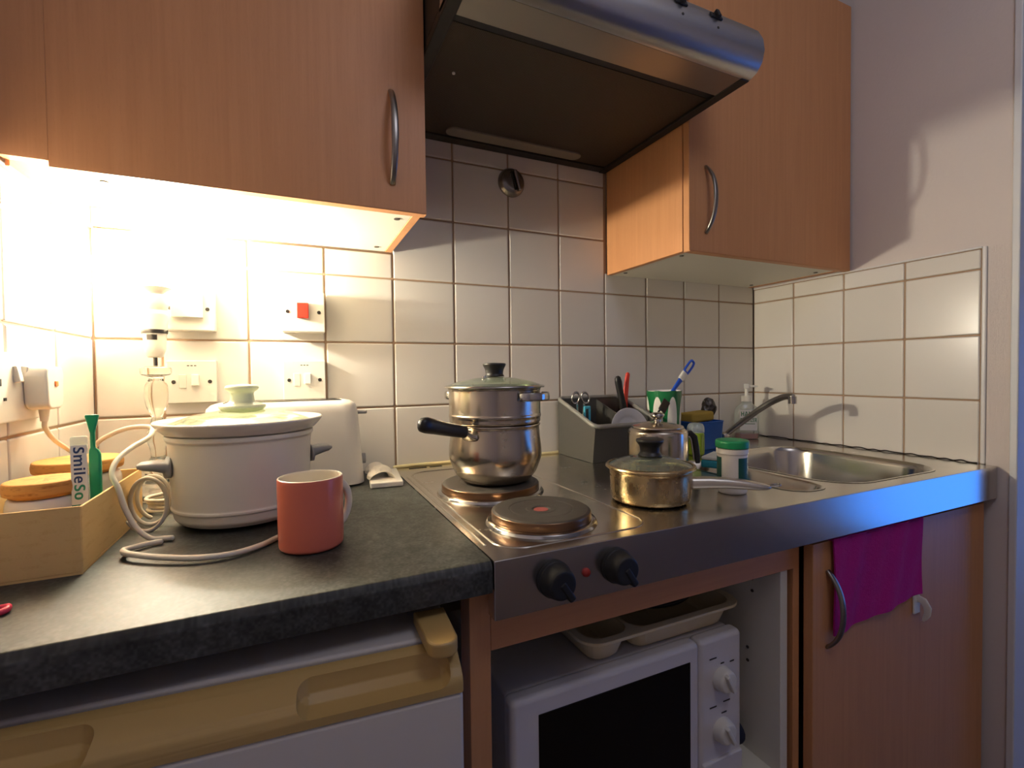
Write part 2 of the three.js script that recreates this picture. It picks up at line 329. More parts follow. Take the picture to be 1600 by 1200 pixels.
{
  const c = thing('wall_cabinet', 'beech wall cabinet above the sink with its side lit orange', 'cabinet');
  const [x0, x1, y0, y1, zb] = [0.923, 1.523, 1.406, 2.14, 0.298];
  const s = part('side_panel', boxUV(x0, x0 + 0.016, y0, y1, 0.001, zb), M.beech, c); s.userData.label = 'orange beech side lit by the bulb';
  part('side_panel', boxUV(x1 - 0.016, x1, y0, y1, 0.001, zb), M.beech, c);
  part('top_panel', box(x0 + 0.016, x1 - 0.016, y1 - 0.016, y1, 0.001, zb), M.whitePanel, c);
  part('back_panel', box(x0 + 0.016, x1 - 0.016, y0 + 0.02, y1 - 0.016, 0.002, 0.006), M.whitePanel, c);
  const u = part('underside_panel', box(x0 + 0.016, x1 - 0.016, y0 + 0.001, y0 + 0.017, 0.001, zb - 0.001, 0.001), M.whitePanel, c);
  for (const [x, z] of [[0.955, 0.262], [1.475, 0.255], [0.955, 0.045], [1.475, 0.04]]) part('screw_cap', cyl(0.0055, 0.0055, 0.002, x, y0 + 0.0005, z, 16), M.screwHole, u);
  const d = part('door', boxUV(x0 + 0.002, x1 + 0.006, y0 - 0.002, y1, zb + 0.003, zb + 0.021, 0.0015), M.beech, c);
  part('edge_strip', box(x0 + 0.0005, x0 + 0.0018, y0 - 0.002, y1, zb + 0.0032, zb + 0.0208), M.beech, d);
  part('edge_strip', box(x0 + 0.002, x1 + 0.006, y0 - 0.0034, y0 - 0.0022, zb + 0.0032, zb + 0.0208), M.beech, d);
  const h = part('handle', bowHandle(0.155), M.nickel, d); h.position.set(0.976, 1.527, zb + 0.021); h.userData.label = 'bowed grey metal handle';
}
// ---------------------------------------------------------------- extractor hood
{
  const c = thing('cooker_hood', 'stainless steel cooker hood with a dark greasy underside', 'cooker hood');
  const [x0, x1, y] = [0.308, 0.919, 1.70];
  part('body', box(x0, x1, y + 0.012, 1.86, 0.002, 0.41, 0.002), M.hoodDark, c);
  const nose = [[0.405, y + 0.004], [0.485, y - 0.002], [0.502, y + 0.004], [0.514, y + 0.018], [0.519, y + 0.038], [0.516, y + 0.06], [0.505, y + 0.082], [0.478, y + 0.11], [0.44, y + 0.136], [0.405, y + 0.15]];
  const v = part('visor', extrudeX(nose, x0, x1 - 0.002, 0), M.hoodSteel, c); v.userData.label = 'curved stainless steel front visor';
  part('front_tray', box(x0 + 0.022, x1 - 0.024, y - 0.0025, y + 0.003, 0.42, 0.484, 0.001), M.hoodUnder, c);
  part('side_rail', box(x0, x0 + 0.022, y - 0.004, y + 0.012, 0.002, 0.485, 0.002), M.hoodDark, c);
  part('side_rail', box(x1 - 0.024, x1 - 0.002, y - 0.004, y + 0.012, 0.002, 0.485, 0.002), M.hoodDark, c);
  part('cross_rail', box(x0 + 0.022, x1 - 0.024, y + 0.003, y + 0.011, 0.399, 0.42), M.blackMatt, c);
  part('back_rail', box(x0 + 0.022, x1 - 0.024, y - 0.002, y + 0.012, 0.002, 0.03, 0.001), M.hoodDark, c);
  const g = box(x0 + 0.023, x1 - 0.025, y + 0.002, y + 0.011, 0.031, 0.399).toNonIndexed(); { const p = g.attributes.position, uv = []; for (let i = 0; i < p.count; i++) uv.push(p.getX(i), p.getZ(i)); g.setAttribute('uv', new THREE.Float32BufferAttribute(uv, 2)); }
  const f = part('grease_filter', g, M.filter, c); f.userData.label = 'dark brown grease filter';
  part('filter_latch', (() => { const q = new THREE.Shape(rrPts(0.61, -0.058, 0.185, 0.019, 0.0185).map(([a, b]) => new THREE.Vector2(a, b))); return new THREE.ExtrudeGeometry(q, { depth: 0.004, bevelEnabled: false }).rotateX(-Math.PI / 2).translate(0, y - 0.0015, 0); })(), M.hoodSlot, f);
  part('filter_rivet', cyl(0.003, 0.003, 0.003, 0.375, y + 0.001, 0.27, 12), M.whitePlastic, f);
  for (const [x, t] of [[0.712, 0.5], [0.796, 0.5]]) {
        const b = part('slide_switch', [box(-0.014, 0.014, -0.006, 0.006, -0.001, 0.003, 0.0019), box(-0.004, 0.004, -0.0085, 0.0085, 0.001, 0.009, 0.002)], M.black, v);
    b.position.set(x, y + 0.069, 0.5125); b.rotation.x = -0.42;
    const dot = part('marking', cyl(0.0025, 0.0025, 0.0006, 0, 0, 0, 10).rotateX(Math.PI / 2), M.darkMetal, v); dot.position.set(x, y + 0.046, 0.5185); dot.rotation.x = -0.15;
  }
}
// round steel wall fitting under the hood
{
  const c = thing('wall_vent_knob', 'round brushed steel knob with a slanted slot on the tiles under the hood', 'knob', [0.618, 1.626, 0.0]);
  part('dish', lathe(soft([[0, 0.02], [0.022, 0.019], [0.032, 0.014], [0.0375, 0.004], [0.0375, 0]])).rotateX(Math.PI / 2), M.nickel, c);
  const b = part('grip', box(-0.005, 0.005, -0.027, 0.027, 0.014, 0.03, 0.0045, 3), M.nickel, c); b.rotation.z = 0.28; b.position.x = 0.008;
  const s = part('slot', box(-0.0035, 0.0035, -0.024, 0.024, 0.012, 0.0215, 0.002, 2), M.slot, c); s.rotation.z = 0.28; s.position.x = -0.001;
}
// ---------------------------------------------------------------- worktops
{
  const sh = new THREE.Shape(); const r = 0.012, y1 = TOP, y0 = TOP - 0.038, z0 = 0.002, z1 = 0.635;
  sh.moveTo(-z0, y0); sh.lineTo(-z0, y1); sh.lineTo(-(z1 - r), y1); sh.quadraticCurveTo(-z1, y1, -z1, y1 - r); sh.lineTo(-z1, y0); sh.closePath();
  const g = new THREE.ExtrudeGeometry(sh, { depth: 0.294 - (XL + 0.001), bevelEnabled: false, curveSegments: 8 }).rotateY(Math.PI / 2).translate(XL + 0.001, 0, 0);
  const gg = toCreasedNormals(g, 0.7), p = gg.attributes.position, uv = []; for (let i = 0; i < p.count; i++) uv.push(p.getX(i), p.getZ(i) + p.getY(i)); gg.setAttribute('uv', new THREE.Float32BufferAttribute(uv, 2));
  single('worktop', gg, M.laminate, 'dark speckled laminate worktop carrying the slow cooker and mug', 'worktop');
}
{
  const c = thing('steel_sink_unit', 'one-piece stainless steel top with two hotplates and a sink bowl', 'sink unit');
  const [x0, x1, z0, z1, th] = [0.296, 1.533, 0.003, 0.635, 0.003];
  const pathOf = (pts, P) => { const q = new P(); pts.forEach(([x, z], i) => i ? q.lineTo(x, -z) : q.moveTo(x, -z)); q.closePath(); return q; };
  const s = pathOf([[x0, z0], [x1, z0], [x1, z1], [x0, z1]], THREE.Shape);
  const bowl = [1.228, 0.403, 0.186, 0.195, 0.085], drain = [0.965, 0.425, 0.05, 0.165, 0.045];
  s.holes.push(pathOf(rrPts(...bowl), THREE.Path), pathOf(rrPts(...drain), THREE.Path));
  const g = new THREE.ExtrudeGeometry(s, { depth: th, bevelEnabled: false }).rotateX(-Math.PI / 2).translate(0, TOP - th, 0);
  part('top_plate', g, M.steelTop, c);
  const fa = part('front_fascia', [box(x0, x1, TOP - 0.073, TOP - 0.0002, z1 - 0.002, z1 + 0.001, 0.001), box(x0, x0 + 0.003, TOP - 0.073, TOP - th, z1 - 0.02, z1 - 0.002)], M.steelFace, c);
  const L = ([cx, cz, hw, hd, r], ys) => ys.map(([y, i]) => [TOP + y, cx, cz, hw - i, hd - i, Math.max(0.012, r - i * 0.4)]);
  const bw = part('sink_bowl', rrLoft(L(bowl, [[0.0008, -0.004], [0.0012, 0], [-0.004, 0.004], [-0.014, 0.007], [-0.09, 0.014], [-0.125, 0.022], [-0.14, 0.045], [-0.145, 0.09]])), M.steelTop, c);
  part('waste', lathe([[0, 0], [0.03, 0], [0.036, 0.003], [0.04, 0]], 32).translate(1.228, TOP - 0.1448, 0.397), M.darkMetal, bw);
  part('drainer_recess', rrLoft(L(drain, [[0.0008, -0.004], [0.0012, 0], [-0.003, 0.004], [-0.02, 0.009], [-0.026, 0.02]])), M.steelTop, c);
  // pressed outline round the hotplates
  const loop = (x0, x1, z0, z1, r, rad) => { const pts = rrPts((x0 + x1) / 2, (z0 + z1) / 2, (x1 - x0) / 2, (z1 - z0) / 2, r, 5).map(([x, z]) => [x, TOP - rad * 0.35, z]); return tube(pts, rad, 160, 8, true, 0.1); };
  part('pressed_rim', [loop(0.318, 0.56, 0.075, 0.612, 0.04, 0.0022), tube([[0.306, TOP - 0.0004, 0.12], [0.306, TOP - 0.0004, 0.58]], 0.002, 8, 8)], M.steelTop, c);
  part('stamped_slot', [box(0.33, 0.372, TOP - 0.001, TOP + 0.0006, 0.024, 0.032), box(0.38, 0.41, TOP - 0.001, TOP + 0.0006, 0.024, 0.032)], M.slot, c);
  part('sealant_bead', tube([[0.3, TOP + 0.003, 0.006], [0.34, TOP + 0.004, 0.006], [0.5, TOP + 0.003, 0.006], [0.77, TOP + 0.003, 0.006]], 0.004, 40, 8), M.sealant, c);
  { const pts = []; for (let i = 0; i <= 40; i++) pts.push([XR - 0.003 - rnd() * 0.003, TOP + 0.0008 + rnd() * 0.0035, 0.02 + i * 0.0145]); part('mouldy_joint', tube(pts, 0.0016, 160, 6), M.grime, c); }
  // hotplates
  for (const [x, z, r] of [[0.4215, 0.52, 0.0745], [0.423, 0.312, 0.0915]]) {
    const h = part('hotplate', lathe(soft([[0, 0.0165], [0.013, 0.0165], [0.014, 0.0182], [0.022, 0.0186], [0.023, 0.018], [r * 0.62, 0.0192], [r * 0.64, 0.0186], [r * 0.66, 0.0196], [r * 0.95, 0.0196], [r, 0.0175]], 2, 0.2), 64), M.castIron, c);
    h.position.set(x, TOP, z); h.userData.label = r < 0.08 ? 'smaller front hotplate with a faded red centre' : 'larger rear hotplate under the steamer pot';
    part('hotplate_skirt', lathe([[r, 0.0176], [r + 0.0012, 0.0165], [r + 0.0012, 0.0062], [r - 0.001, 0.0055]], 64), M.burnerRim, h);
    part('spill_ring', lathe(soft([[r - 0.002, 0.0055], [r + 0.003, 0.006], [r + 0.008, 0.0045], [r + 0.0105, 0.0002]]), 64), M.chrome, h);
    if (r < 0.08) part('heat_dot', cyl(0.011, 0.011, 0.0012, 0, 0.0168, 0, 24), std({ color: '#94463e', roughness: 0.7 }), h);
  }
  // controls
  for (const x of [0.377, 0.474]) {
    const k = part('control_knob', [lathe(soft([[0, 0.026], [0.017, 0.026], [0.0195, 0.022], [0.0225, 0.006], [0.0235, 0.005], [0.0235, 0]]), 40).rotateX(Math.PI / 2), box(-0.005, 0.005, -0.0255, 0.004, 0.002, 0.0272, 0.003, 2)], M.blackMatt, fa);
    k.position.set(x, TOP - 0.036, z1 + 0.001); k.rotation.z = 0.6;
  }
  part('pilot_light', lathe([[0, 0.004], [0.005, 0.0035], [0.006, 0]], 20).rotateX(Math.PI / 2).translate(0.4255, TOP - 0.037, z1 + 0.001), M.redDot, fa);
}
// ---------------------------------------------------------------- base units
{
  const p = thing('frame_unit', 'orange beech frame around the microwave recess under the hob', 'cabinet frame');
  part('post', boxUV(0.276, 0.3045, 0, 0.861, 0.565, 0.6), M.beech, p);
  part('rail', boxUV(0.3045, 0.888, 0.77, 0.832, 0.58, 0.6, 0.0012, 'x'), M.beech, p);
  part('side_panel', box(0.857, 0.875, 0, 0.769, 0.04, 0.597, 0.001), M.whitePanel, p);
  for (const [y, z] of [[0.735, 0.54], [0.712, 0.54], [0.6, 0.53], [0.575, 0.53]]) part('peg_hole', cyl(0.003, 0.003, 0.002, 0, 0, 0, 10).rotateZ(Math.PI / 2).translate(0.8567, y, z), M.screwHole, p);
  part('shelf', box(0.345, 0.857, 0.385, 0.403, 0.06, 0.585, 0.001), M.whitePanel, p);
  part('shelf_leg', box(0.346, 0.362, 0, 0.385, 0.06, 0.585, 0.001), M.whitePanel, p);
}
{
  const c = thing('sink_cupboard', 'beech cupboard under the sink with a magenta towel on its door', 'cupboard');
  part('side_panel', boxUV(0.8895, 0.9055, 0.06, 0.83, 0.04, 0.598), M.beech, c);
  part('side_panel', boxUV(1.505, 1.521, 0.06, 0.83, 0.04, 0.598), M.beech, c);
  part('bottom_panel', box(0.9055, 1.505, 0.1, 0.116, 0.04, 0.598), M.whitePanel, c);
  part('plinth', box(0.8895, 1.521, 0, 0.098, 0.5, 0.516), M.beech, c);
  const d = part('door', boxUV(0.912, 1.519, 0.1, 0.815, 0.601, 0.619, 0.0015), M.beech, c);
  const h = part('handle', bowHandle(0.14, 0.028), M.nickel, d); h.position.set(0.952, 0.692, 0.619); h.userData.label = 'bowed grey metal handle';
}
{
  const f = (u, v) => { const x = 0.957 + u * 0.29 + Math.sin(v * 3) * 0.003, y = 0.8205 - v * (0.158 + 0.018 * (1 - u)), z = 0.6255 + 0.0035 * Math.sin(u * 11 + v * 1.5) * (0.25 + v * 0.75) + 0.0015 * Math.sin(u * 27 + v * 5); return V(x, y, z); };
  single('tea_towel', [sheet(48, 24, f, 0.003), box(0.957, 1.247, 0.8155, 0.8185, 0.602, 0.627, 0.001)], M.towel, 'magenta tea towel hanging over the sink cupboard door', 'towel');
  const hk = thing('adhesive_hook', 'small white plastic hook on the sink cupboard door beside the towel', 'hook', [1.236, 0.634, 0.6195]);
  part('back_plate', box(-0.011, 0.011, -0.012, 0.026, 0, 0.004, 0.0018), M.whitePlastic, hk);
  part('hook_arm', sweep([[0, 0.02, 0.003, 0.008, 0.002], [0.001, 0.018, 0.014, 0.008, 0.0022], [0.003, 0.006, 0.02, 0.0075, 0.0022], [0.005, -0.008, 0.019, 0.006, 0.002], [0.006, -0.02, 0.014, 0.004, 0.002], [0.006, -0.026, 0.011, 0.002, 0.001]], [1, 0, 0]), M.whitePlastic, hk);
}
// fridge, pushed in askew
{
  const W = 0.47, H = 0.83, D = 0.4;
  const c = thing('fridge', 'white under-counter fridge with a yellowed handle trim below the worktop', 'fridge', [0.236, 0, 0.694], -0.085);
  part('body', box(-W, 0, 0.02, H - 0.012, -D, -0.05, 0.006), M.fridgeWhite, c);
  part('top_cover', box(-W, 0, H - 0.011, H + 0.001, -D, -0.05, 0.004), M.microTop, c);
  const d = part('door', box(-W, 0, 0.06, H - 0.036, -0.046, 0, 0.005, 3), M.fridgeWhite, c);
  const ev = new Evaluator(); ev.attributes = ['position', 'normal'];
  const prof = [[-0.046, H - 0.035], [-0.046, H - 0.004], [-0.042, H], [-0.036, H - 0.001], [-0.008, H - 0.014], [-0.002, H - 0.019], [0.0008, H - 0.025], [0.0008, H - 0.035]];
  const a = new Brush(extrudeX(prof, -W, 0, 0.002)); a.updateMatrixWorld();
  const scoop = (x0, x1) => { const b = new Brush(box(x0, x1, H - 0.027, H + 0.03, -0.03, 0.03, 0.014, 5)); b.updateMatrixWorld(); return b; };
  const one = ev.evaluate(a, scoop(-0.16, -0.012), SUBTRACTION); one.updateMatrixWorld();
  const t = part('handle_trim', toCreasedNormals(ev.evaluate(one, scoop(-0.458, -0.318), SUBTRACTION).geometry, 0.6), M.yellowed, d); t.userData.label = 'yellowed cream handle trim along the door top';
  const hs = new THREE.Shape(); hs.moveTo(-0.03, 0.07); hs.lineTo(0, 0.07); hs.lineTo(0.001, 0.008); hs.quadraticCurveTo(0.0, -0.004, -0.012, -0.004); hs.quadraticCurveTo(-0.024, -0.004, -0.026, 0.008); hs.closePath();
  part('hinge_cover', new THREE.ExtrudeGeometry(hs, { depth: 0.01, bevelEnabled: true, bevelSize: 0.003, bevelThickness: 0.003, bevelSegments: 3 }).rotateX(-Math.PI / 2).translate(-0.006, H + 0.004, -0.01), M.yellowed, c);
  for (const [x, z] of [[-0.04, -0.35], [-0.43, -0.35], [-0.04, -0.09], [-0.43, -0.09]]) part('foot', cyl(0.015, 0.015, 0.02, x, 0.01, z, 16), M.black, c);
}
// microwave
{
  const c = thing('microwave', 'white microwave oven with two dials in the recess under the hob', 'microwave', [0.347, 0.4035, 0.565]);
  const W = 0.452, H = 0.262;
  part('casing', box(0.004, W - 0.004, 0.012, H - 0.004, -0.3, -0.028, 0.006), M.microTop, c);
  const d = part('door', box(0, W - 0.1005, 0.012, H, -0.028, 0, 0.009, 3), M.microWhite, c);
  part('door_glass', box(0.043, W - 0.122, 0.032, H - 0.028, -0.004, 0.001, 0.001), M.darkGlass, d);
  const p = part('control_panel', box(W - 0.0995, W, 0.012, H, -0.028, 0, 0.009, 3), M.microWhite, c);
  for (const [y, r] of [[0.187, 0.021], [0.097, 0.021]]) {
    const k = part('dial', [lathe(soft([[0, 0.018], [0.016, 0.018], [0.019, 0.014], [r, 0.002], [r, 0]]), 32).rotateX(Math.PI / 2), box(-0.0035, 0.0035, -0.018, 0.018, 0.01, 0.0235, 0.002)], M.whitePlastic2, p);
    k.position.set(W - 0.05, y, 0); k.rotation.z = 0.5;
  }
  for (const [x, y, w] of [[-0.078, 0.225, 0.016], [-0.052, 0.212, 0.008], [-0.03, 0.21, 0.01], [-0.078, 0.14, 0.016], [-0.046, 0.143, 0.016], [-0.05, 0.124, 0.012]]) part('printed_mark', box(W + x, W + x + w, y, y + 0.0022, -0.0005, 0.0005), M.darkMetal, p);
  part('release_bar', box(W - 0.097, W - 0.004, 0.016, 0.05, -0.002, 0.005, 0.003), M.microWhite, p);
  for (const [x, z] of [[0.04, -0.27], [0.41, -0.27], [0.04, -0.06], [0.41, -0.06]]) part('foot', cyl(0.012, 0.012, 0.012, x, 0.006, z, 14), M.black, c);
}
// compartment tray with a dark pan lid on it
{
  const c = thing('plastic_tray', 'beige two-compartment plastic tray on top of the microwave', 'tray', [0, 0.6635, 0]);
  const cell = (cx, hw) => rrLoft([[0.041, cx, 0.455, hw, 0.092, 0.028], [0.038, cx, 0.455, hw - 0.001, 0.091, 0.028], [0.006, cx, 0.455, hw - 0.011, 0.08, 0.024], [0, cx, 0.455, hw - 0.017, 0.074, 0.02]]);
  const cellIn = (cx, hw) => rrLoft([[0.0415, cx, 0.455, hw - 0.0025, 0.0895, 0.027], [0.008, cx, 0.455, hw - 0.013, 0.078, 0.022], [0.0025, cx, 0.455, hw - 0.019, 0.072, 0.018]]);
  part('compartment', [cell(0.532, 0.042), cellIn(0.532, 0.042)], M.beige, c);
  part('compartment', [cell(0.69, 0.113), cellIn(0.69, 0.113)], M.beige, c);
  const s = new THREE.Shape(rrPts(0.647, -0.455, 0.168, 0.103, 0.034).map(([x, z]) => new THREE.Vector2(x, z)));
  for (const [cx, hw] of [[0.532, 0.041], [0.69, 0.112]]) s.holes.push(new THREE.Path(rrPts(cx, -0.455, hw, 0.091, 0.028).map(([x, z]) => new THREE.Vector2(x, z))));
  part('rim', new THREE.ExtrudeGeometry(s, { depth: 0.003, bevelEnabled: true, bevelSize: 0.001, bevelThickness: 0.001, bevelSegments: 2 }).rotateX(-Math.PI / 2).translate(0, 0.0405, 0), M.beige, c);
  single('black_lid', lathe(soft([[0, 0.0], [0.075, 0.0], [0.08, 0.004], [0.08, 0.008], [0.074, 0.009], [0.05, 0.016], [0, 0.019]]), 48).scale(1, 1, 0.8).rotateZ(0.02).translate(0.69, 0.708, 0.455), M.black, 'black oval lid resting in the beige tray on the microwave', 'lid');
}
// things beside the microwave
{
  const f = (u, v) => { const a = u * Math.PI * 2, r = 0.021 * Math.sin(Math.PI * Math.min(0.98, 0.02 + v * 0.96)) * (1 + 0.08 * Math.sin(a * 3 + v * 7)); return V(0.83 + r * Math.cos(a), 0.404 + v * 0.068, 0.5 + 1.9 * r * Math.sin(a)); };
  single('dark_cloth_bundle', sheet(32, 16, f, 0.0015), M.navy, 'dark navy cloth bundle squeezed beside the microwave', 'cloth');
  single('wooden_spoon_handle', new THREE.CapsuleGeometry(0.0085, 0.03, 6, 14).rotateZ(0.9).translate(0.829, 0.482, 0.5), M.cork, 'short tan wooden handle lying on the navy cloth beside the microwave', 'handle');
}

// ---------------------------------------------------------------- switches and sockets
function plate(name, label, x, y, d, category = 'switch') {
  const c = thing(name, label, category, [x, y, 0.0]);
  part('plate', box(-0.043, 0.043, -0.043, 0.043, -0.0005, d, 0.0022, 2), M.whitePlastic, c);
  for (const s of [-1, 1]) part('screw', [cyl(0.0038, 0.0038, 0.001, 0, 0, 0, 16).rotateX(Math.PI / 2).translate(s * 0.031, 0, d + 0.0003)], M.darkMetal, c);
  return c;
}
{
  const a = plate('cooker_switch', 'white wall switch box with a red rocker on the tiles', 0.107, 1.262, 0.03);
  part('rocker', new RoundedBoxGeometry(0.024, 0.033, 0.011, 2, 0.002).rotateX(0.1).translate(-0.002, 0.003, 0.034), M.redPlastic, a);
  const tt = textTex(256, 64, (x, w, h) => { x.fillStyle = '#e4ded2'; x.fillRect(0, 0, w, h); x.fillStyle = '#8c8478'; x.font = 'bold 44px sans-serif'; x.textAlign = 'center'; x.textBaseline = 'middle'; x.fillText('COOKER', w / 2, h / 2); });
  part('lettering', new THREE.PlaneGeometry(0.018, 0.0045).translate(-0.001, 0.031, 0.0303), std({ map: tt, roughness: 0.35 }), a);
  const b = plate('fused_spur', 'white fused switch plate above the toaster, under the red rocker', 0.107, 1.115, 0.013);
  const e = plate('fused_spur', 'white fused switch plate behind the glass lamp stem', -0.102, 1.115, 0.013);
  for (const o of [b, e]) {
    part('rocker', new RoundedBoxGeometry(0.013, 0.023, 0.009, 2, 0.0015).rotateX(-0.12).translate(0.006, 0.003, 0.0155), M.whitePlastic, o);
    part('fuse_carrier', box(-0.022, -0.009, -0.013, 0.015, 0.012, 0.0145, 0.001), M.whitePlastic2, o);
    for (const i of [0, 1, 2]) part('printed_mark', box(-0.008 + i * 0.006, -0.004 + i * 0.006, 0.0315, 0.0335, 0.0125, 0.0132), M.darkMetal, o);
  }
  const g = plate('chunky_wall_switch', 'thick white wall switch box right behind the lit bulb', -0.101, 1.26, 0.028);
  part('rocker', box(-0.03, 0.024, -0.018, 0.036, 0.027, 0.037, 0.002, 2), M.whitePlastic, g);
}
{
  const c = thing('double_socket', 'white double wall socket on the left tiles above the cardboard tray', 'socket', [XL, 1.1145, 0.303], Math.PI / 2);
  part('plate', box(-0.073, 0.073, -0.0455, 0.0455, -0.0005, 0.01, 0.0025, 2), M.whitePlastic, c);
  for (const s of [-1, 1]) {
    const r = part('rocker', new RoundedBoxGeometry(0.011, 0.022, 0.008, 2, 0.0015).rotateX(s * 0.18).translate(s * 0.011, 0.017, 0.0115), M.whitePlastic2, c);
    if (s < 0) part('pin_slot', [box(-0.05, -0.046, 0.002, 0.011, 0.0095, 0.0106), box(-0.061, -0.0545, -0.017, -0.013, 0.0095, 0.0106), box(-0.0415, -0.035, -0.017, -0.013, 0.0095, 0.0106)], M.slot, c);
  }
  const p = thing('mains_plug', 'white mains plug with an orange indicator in the left wall socket', 'plug', [XL + 0.0102, 1.113, 0.27], Math.PI / 2);
  part('plug_body', new THREE.ExtrudeGeometry((() => { const s = new THREE.Shape(); s.moveTo(-0.015, 0.026); s.lineTo(0.018, 0.026); s.quadraticCurveTo(0.025, 0.025, 0.025, 0.016); s.lineTo(0.022, -0.02); s.quadraticCurveTo(0.02, -0.028, 0.01, -0.028); s.lineTo(-0.01, -0.028); s.quadraticCurveTo(-0.02, -0.028, -0.022, -0.02); s.lineTo(-0.025, 0.016); s.quadraticCurveTo(-0.025, 0.025, -0.018, 0.026); return s; })(), { depth: 0.018, bevelEnabled: true, bevelSize: 0.003, bevelThickness: 0.004, bevelSegments: 3 }).translate(0, 0, 0.004), M.whitePlastic, p);
  part('indicator', box(-0.005, 0.005, 0.001, 0.009, 0.024, 0.0275, 0.0015), M.neon, p);
  part('cord_grip', cyl(0.0065, 0.0045, 0.02, 0, -0.038, 0.012, 16), M.whitePlastic, p);
}
// ---------------------------------------------------------------- lamp
{
  const [bx, by, bz] = BULB;
  const c = thing('table_lamp', 'glass table lamp without a shade, its bare bulb lit', 'lamp', [bx, TOP, bz]);
  part('glass_stem', lathe(soft([[0, 0.0002], [0.052, 0.0002], [0.054, 0.006], [0.05, 0.014], [0.03, 0.022], [0.02, 0.03], [0.021, 0.045], [0.026, 0.055], [0.02, 0.066], [0.011, 0.075], [0.012, 0.09], [0.018, 0.11], [0.012, 0.135], [0.008, 0.15], [0.011, 0.156], [0.017, 0.172], [0.0195, 0.19], [0.018, 0.21], [0.011, 0.222], [0.012, 0.226], [0.024, 0.23], [0.025, 0.243], [0.012, 0.246], [0, 0.246]], 4, 0.3), 48), M.glass, c);
  part('stem_rod', cyl(0.0035, 0.0035, 0.018, 0, 0.2555, 0, 16), M.darkMetal, c);
  part('lampholder', lathe(soft([[0, 0.262], [0.012, 0.262], [0.0165, 0.275], [0.0188, 0.305], [0.0198, 0.312], [0.0228, 0.342], [0.022, 0.346], [0.02, 0.349], [0.0222, 0.356], [0.0235, 0.362], [0.0235, 0.377], [0.0205, 0.379], [0.0205, 0.362], [0, 0.36]], 3, 0.2), 40), M.whitePlastic2, c);
  part('holder_ring', lathe([[0.0188, 0.3065], [0.0204, 0.3065], [0.0208, 0.3135], [0.0192, 0.3135]], 40), M.darkMetal, c);
  part('holder_sticker', new THREE.CylinderGeometry(0.0188, 0.0182, 0.01, 12, 1, true, -0.5, 0.9).translate(0, 0.299, 0), M.darkMetal, c);
  part('bulb_collar', lathe(soft([[0.0, 0.3605], [0.0165, 0.3605], [0.0168, 0.383], [0.0285, 0.3905], [0.029, 0.392], [0.0275, 0.393], [0, 0.391]], 3, 0.2), 40), M.whitePlastic, c);
  const b = part('bulb', lathe(soft([[0, 0.4275], [0.01, 0.4265], [0.02, 0.4195], [0.0255, 0.409], [0.0278, 0.399], [0.0278, 0.3935], [0, 0.3935]], 4, 0.35), 40), std({ color: '#fff4e0', roughness: 0.4, emissive: new THREE.Color().setRGB(...BULB_RGB), emissiveIntensity: 14 }), c);
  b.userData.label = 'lit bare bulb';
  const L = new THREE.PointLight(new THREE.Color().setRGB(...BULB_RGB), BULB_CD, 0, 2); L.position.set(0, by - TOP + 0.002, 0); L.castShadow = true; L.shadow.radius = 1.05; L.shadow.mapSize.set(2048, 2048); c.add(L); L.name = 'bulb_light';
}

// ---------------------------------------------------------------- slow cooker, toaster, mug
{
  const c = thing('slow_cooker', 'cream slow cooker with a glass lid and grey side handles', 'slow cooker', [0.008, TOP, 0.286], 0.2);
  part('base_foot', lathe([[0, 0], [0.06, 0], [0.06, 0.006], [0, 0.006]], 32), M.black, c);
  part('housing', lathe(soft([[0.05, 0.006], [0.085, 0.006], [0.0935, 0.014], [0.0955, 0.026], [0.0975, 0.028], [0.0975, 0.031], [0.096, 0.033], [0.1, 0.128], [0.1035, 0.132], [0.1035, 0.138], [0.096, 0.14], [0.094, 0.12], [0.09, 0.05], [0, 0.04]], 4, 0.25), 72), M.cream, c);
  part('crock_rim', lathe(soft([[0.09, 0.12], [0.0955, 0.14], [0.105, 0.1405], [0.113, 0.149], [0.119, 0.157], [0.1165, 0.1595], [0.106, 0.156], [0.1, 0.149], [0.09, 0.14], [0.086, 0.1]], 4, 0.3), 72), M.crockery, c);
  const lid = part('glass_lid', [lathe(soft([[0.0992, 0.1495], [0.101, 0.153], [0.098, 0.155], [0.07, 0.1655], [0.035, 0.1715], [0.0, 0.1735]], 5, 0.3), 64)], M.lidGlass, c);
  part('lid_knob', lathe(soft([[0, 0.166], [0.026, 0.169], [0.034, 0.176], [0.033, 0.18], [0.018, 0.184], [0.016, 0.199], [0.022, 0.203], [0.0245, 0.207], [0.022, 0.211], [0, 0.213]], 4, 0.3), 40), M.knobGreen, lid);
  for (const s of [-1, 1]) {
    const g = sweep([[s * 0.098, 0.1, 0, 0.022, 0.016], [s * 0.102, 0.1, 0, 0.022, 0.016], [s * 0.104, 0.101, 0, 0.019, 0.009], [s * 0.118, 0.104, 0, 0.0185, 0.0075], [s * 0.13, 0.105, 0, 0.0145, 0.006], [s * 0.136, 0.105, 0, 0.007, 0.003]], [0, 1, 0], 18);
    const h = part('side_handle', g, M.greyPlastic, c); h.position.y = -0.006; h.rotation.y = s < 0 ? 0.12 : 0.0;
  }
}
